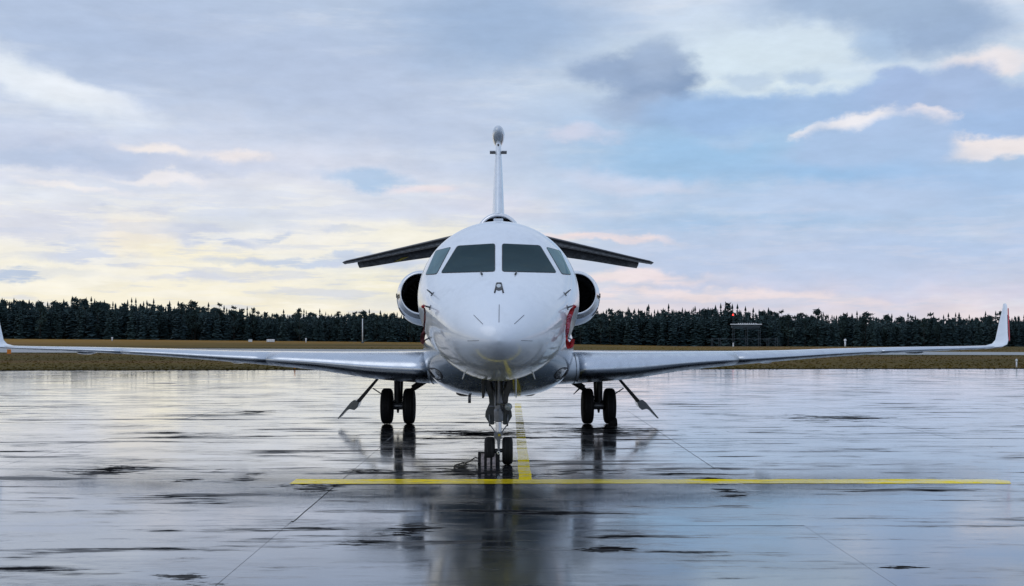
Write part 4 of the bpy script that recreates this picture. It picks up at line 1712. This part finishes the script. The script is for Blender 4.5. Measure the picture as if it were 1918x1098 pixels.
def cover(s_):
    c_ = 934.2
    base = hit(B_FUS, c_ + s_ * 128.5, 576, 0)
    b2 = hit(B_FUS, c_ + s_ * 128.5, 576, .05)
    nrm = (b2 - base).normalized()
    tip = base + nrm * .085 + Vector((0, -.02, 0))
    fwd = tip + Vector((0, -.10, 0))
    W0 = world_pt(tip + Vector((s_ * .0, -.05, 0)))
    t = empty('probe_cover', W0, 0,
              'long red streamer and cover hung on the probe at the right of the nose' if s_ > 0 else
              'dark red crumpled streamer and cover hung on the probe at the left of the nose', 'cover')
    end = at(1077 if s_ > 0 else 791.5, 576, W0.y - .02) - W0
    mb_ = MB()
    mb_.tube([Vector((0, .03, 0)), end * .4, end * .8, end * 1.1], [.015, .02, .024, .015], 10)
    mb_.build('cover_sleeve', 'red_cloth', t, True)
    path = ([(1075, 576, 2.5), (1071, 582, 4.2), (1066.3, 594, 4.6), (1064.0, 608, 4.0), (1062.2, 622, 3.6), (1061.3, 634, 1.6), (1062.5, 641, 3.5), (1065.5, 649, 5.4), (1070, 645, 5.2), (1074, 635, 2.4)]
            if s_ > 0 else
            [(794.5, 577, 1.8), (796, 584, 1.6), (795.4, 600, 1.9), (794.4, 612, 1.6), (793.8, 621, 1.6), (792, 628, 4.4), (791, 636, 4.0), (791.5, 643, 2.6), (795, 637, 2.6)])
    L_, R_ = [], []
    dd = W0.y - .05
    n_ = 5
    dense = []
    for i in range(len(path) - 1):
        for k in range(n_):
            u = k / n_
            dense.append([path[i][j] * (1 - u) + path[i + 1][j] * u for j in range(3)])
    dense.append(list(path[-1]))
    for i, (px, py, w) in enumerate(dense):
        q = dense[min(i + 1, len(dense) - 1)]
        p = dense[max(i - 1, 0)]
        tx, ty = q[0] - p[0], q[1] - p[1]
        l = math.hypot(tx, ty) or 1
        ox, oy = -ty / l * w, tx / l * w
        tw = .035 * math.sin(i * .55)
        L_.append(at(px - ox, py - oy, dd + tw) - W0)
        R_.append(at(px + ox, py + oy, dd - tw) - W0)
    mb_ = MB()
    v_, f_ = [], []
    for i in range(len(L_)):
        m_ = (L_[i] + R_[i]) / 2 + Vector((0, -.006, 0))
        bk = Vector((0, .005, 0))
        v_ += [L_[i], m_, R_[i], R_[i] + bk, m_ + bk, L_[i] + bk]
    for i in range(len(L_) - 1):
        for k in range(6):
            f_.append((i * 6 + k, i * 6 + (k + 1) % 6, (i + 1) * 6 + (k + 1) % 6, (i + 1) * 6 + k))
    f_ += [(0, 1, 2, 3, 4, 5), tuple(range(len(v_) - 1, len(v_) - 7, -1))]
    mb_.add(v_, f_)
    rb = mb_.build('streamer', 'red_cloth' if s_ > 0 else 'dark_red_cloth', t, True)
    if s_ > 0:
        cu = bpy.data.curves.new('lettering', 'FONT')
        cu.body = 'REMOVE BEFORE FLIGHT'
        cu.size = .052
        cu.extrude = .0008
        cu.align_x = 'CENTER'
        cu.align_y = 'CENTER'
        to = bpy.data.objects.new('lettering_source', cu)
        COL.objects.link(to)
        bpy.context.view_layer.update()
        me = bpy.data.meshes.new_from_object(to.evaluated_get(bpy.context.evaluated_depsgraph_get()))
        bpy.data.objects.remove(to)
        xsv = [q.co.x for q in me.vertices]
        x0_, x1_ = min(xsv), max(xsv)
        ysv = [q.co.y for q in me.vertices]
        ymid, yh = (min(ysv) + max(ysv)) / 2, (max(ysv) - min(ysv)) / 2
        # letters run down the ribbon between two stations of its path
        i0, i1 = 8, 23
        for q in me.vertices:
            u = i0 + (q.co.x - x0_) / (x1_ - x0_) * (i1 - i0)
            i = min(int(u), len(L_) - 2)
            fr = u - i
            l_, r_ = L_[i].lerp(L_[i + 1], fr), R_[i].lerp(R_[i + 1], fr)
            k = .5 - .36 * (q.co.y - ymid) / yh
            q.co = l_.lerp(r_, k) + Vector((0, -.0095 - q.co.z, 0))
        me.materials.append(MATS['ribbon_print'])
        lo = obj('lettering', me, None, rb, share=True)
    return t


cover(-1)
cover(1)

# chock at the nose wheel: rubber wedge with pale bars
cz = ground(915.5, 873)
ch = empty('wheel_chock', (cz.x, cz.y, 0), 0, 'black wheel chock with three pale bars against the nose wheel', 'chock')
W_ = 41 / F * cz.y
hx = W_ / 2
mb = MB()
prof = [(-.0, 0), (-.0, .05), (.075, .20), (.10, .205), (.125, .20), (.16, .06), (.16, 0)]
rr = []
for x_ in (-hx, hx):
    rr.append([Vector((x_, a0, b0)) for a0, b0 in prof])
v_, f_ = loft(rr)
mb.add(v_, f_)
mb.build('chock_body', 'rubber', ch, bevel=.006)
for px in (903.8, 915, 925.3):
    x_ = (px - 915.5) / F * cz.y
    mb = MB()
    a0, b0 = Vector((x_, -.006, .012)), Vector((x_, -.004, .05))
    c0_ = Vector((x_, .062, .182))
    w_ = Vector((.024, 0, 0))
    nn = Vector((0, -.9, .4)) * .006
    v_ = [a0 - w_, a0 + w_, b0 - w_, b0 + w_, c0_ - w_, c0_ + w_]
    v_ += [q + Vector((0, -.008, .004)) for q in v_]
    f_ = [(6, 7, 9, 8), (8, 9, 11, 10), (0, 6, 8, 2), (2, 8, 10, 4), (1, 3, 9, 7), (3, 5, 11, 9), (4, 10, 11, 5), (0, 1, 7, 6)]
    mb.add(v_, f_)
    mb.build('pale_bar', 'stripe_grey', ch)
    MB().box((x_, -.018, .010), (.05, .012, .014)).build('bar_end', 'stripe_end', ch)
mb = MB()
pts = []
r0 = Vector((-hx, .08, .11))
for (px, py, z) in ((890, 864, .06), (880, 867, .02), (870, 869, .012), (860, 870.5, .012), (852, 873, .012), (850, 876, .012), (858, 877.5, .012), (868, 875, .014), (875, 872, .02), (868, 870, .03), (858, 873, .02), (862, 877, .014), (874, 877, .012)):
    g = ground(px, py)
    pts.append(Vector((g.x - cz.x, g.y - cz.y, z)))
dense = [r0]
for q in pts:
    for k in range(1, 5):
        dense.append(dense[-1].lerp(q, 1 / (5 - k)))
mb.tube(dense, .010, 6)
mb.build('rope', 'rope', ch, True)

cz = ground(1148, 795)
c2 = empty('wheel_chock', (cz.x, cz.y + .05, 0), 0, 'plain black chock beside the outer main wheel on the right', 'chock')
rr = []
for y_ in (-.12, .12):
    rr.append([Vector((a0, y_, b0)) for a0, b0 in ((-.08, 0), (-.08, .06), (-.02, .17), (.04, .17), (.085, .13), (.10, 0))])
MB().add(*loft(rr)).build('chock_body', 'rubber', c2, bevel=.008)
MB().tube([(.0, .1, .16), (.03, .12, .2), (.06, .1, .16)], .01, 6).build('handle', 'rope', c2, True)
bpy.context.view_layer.update()
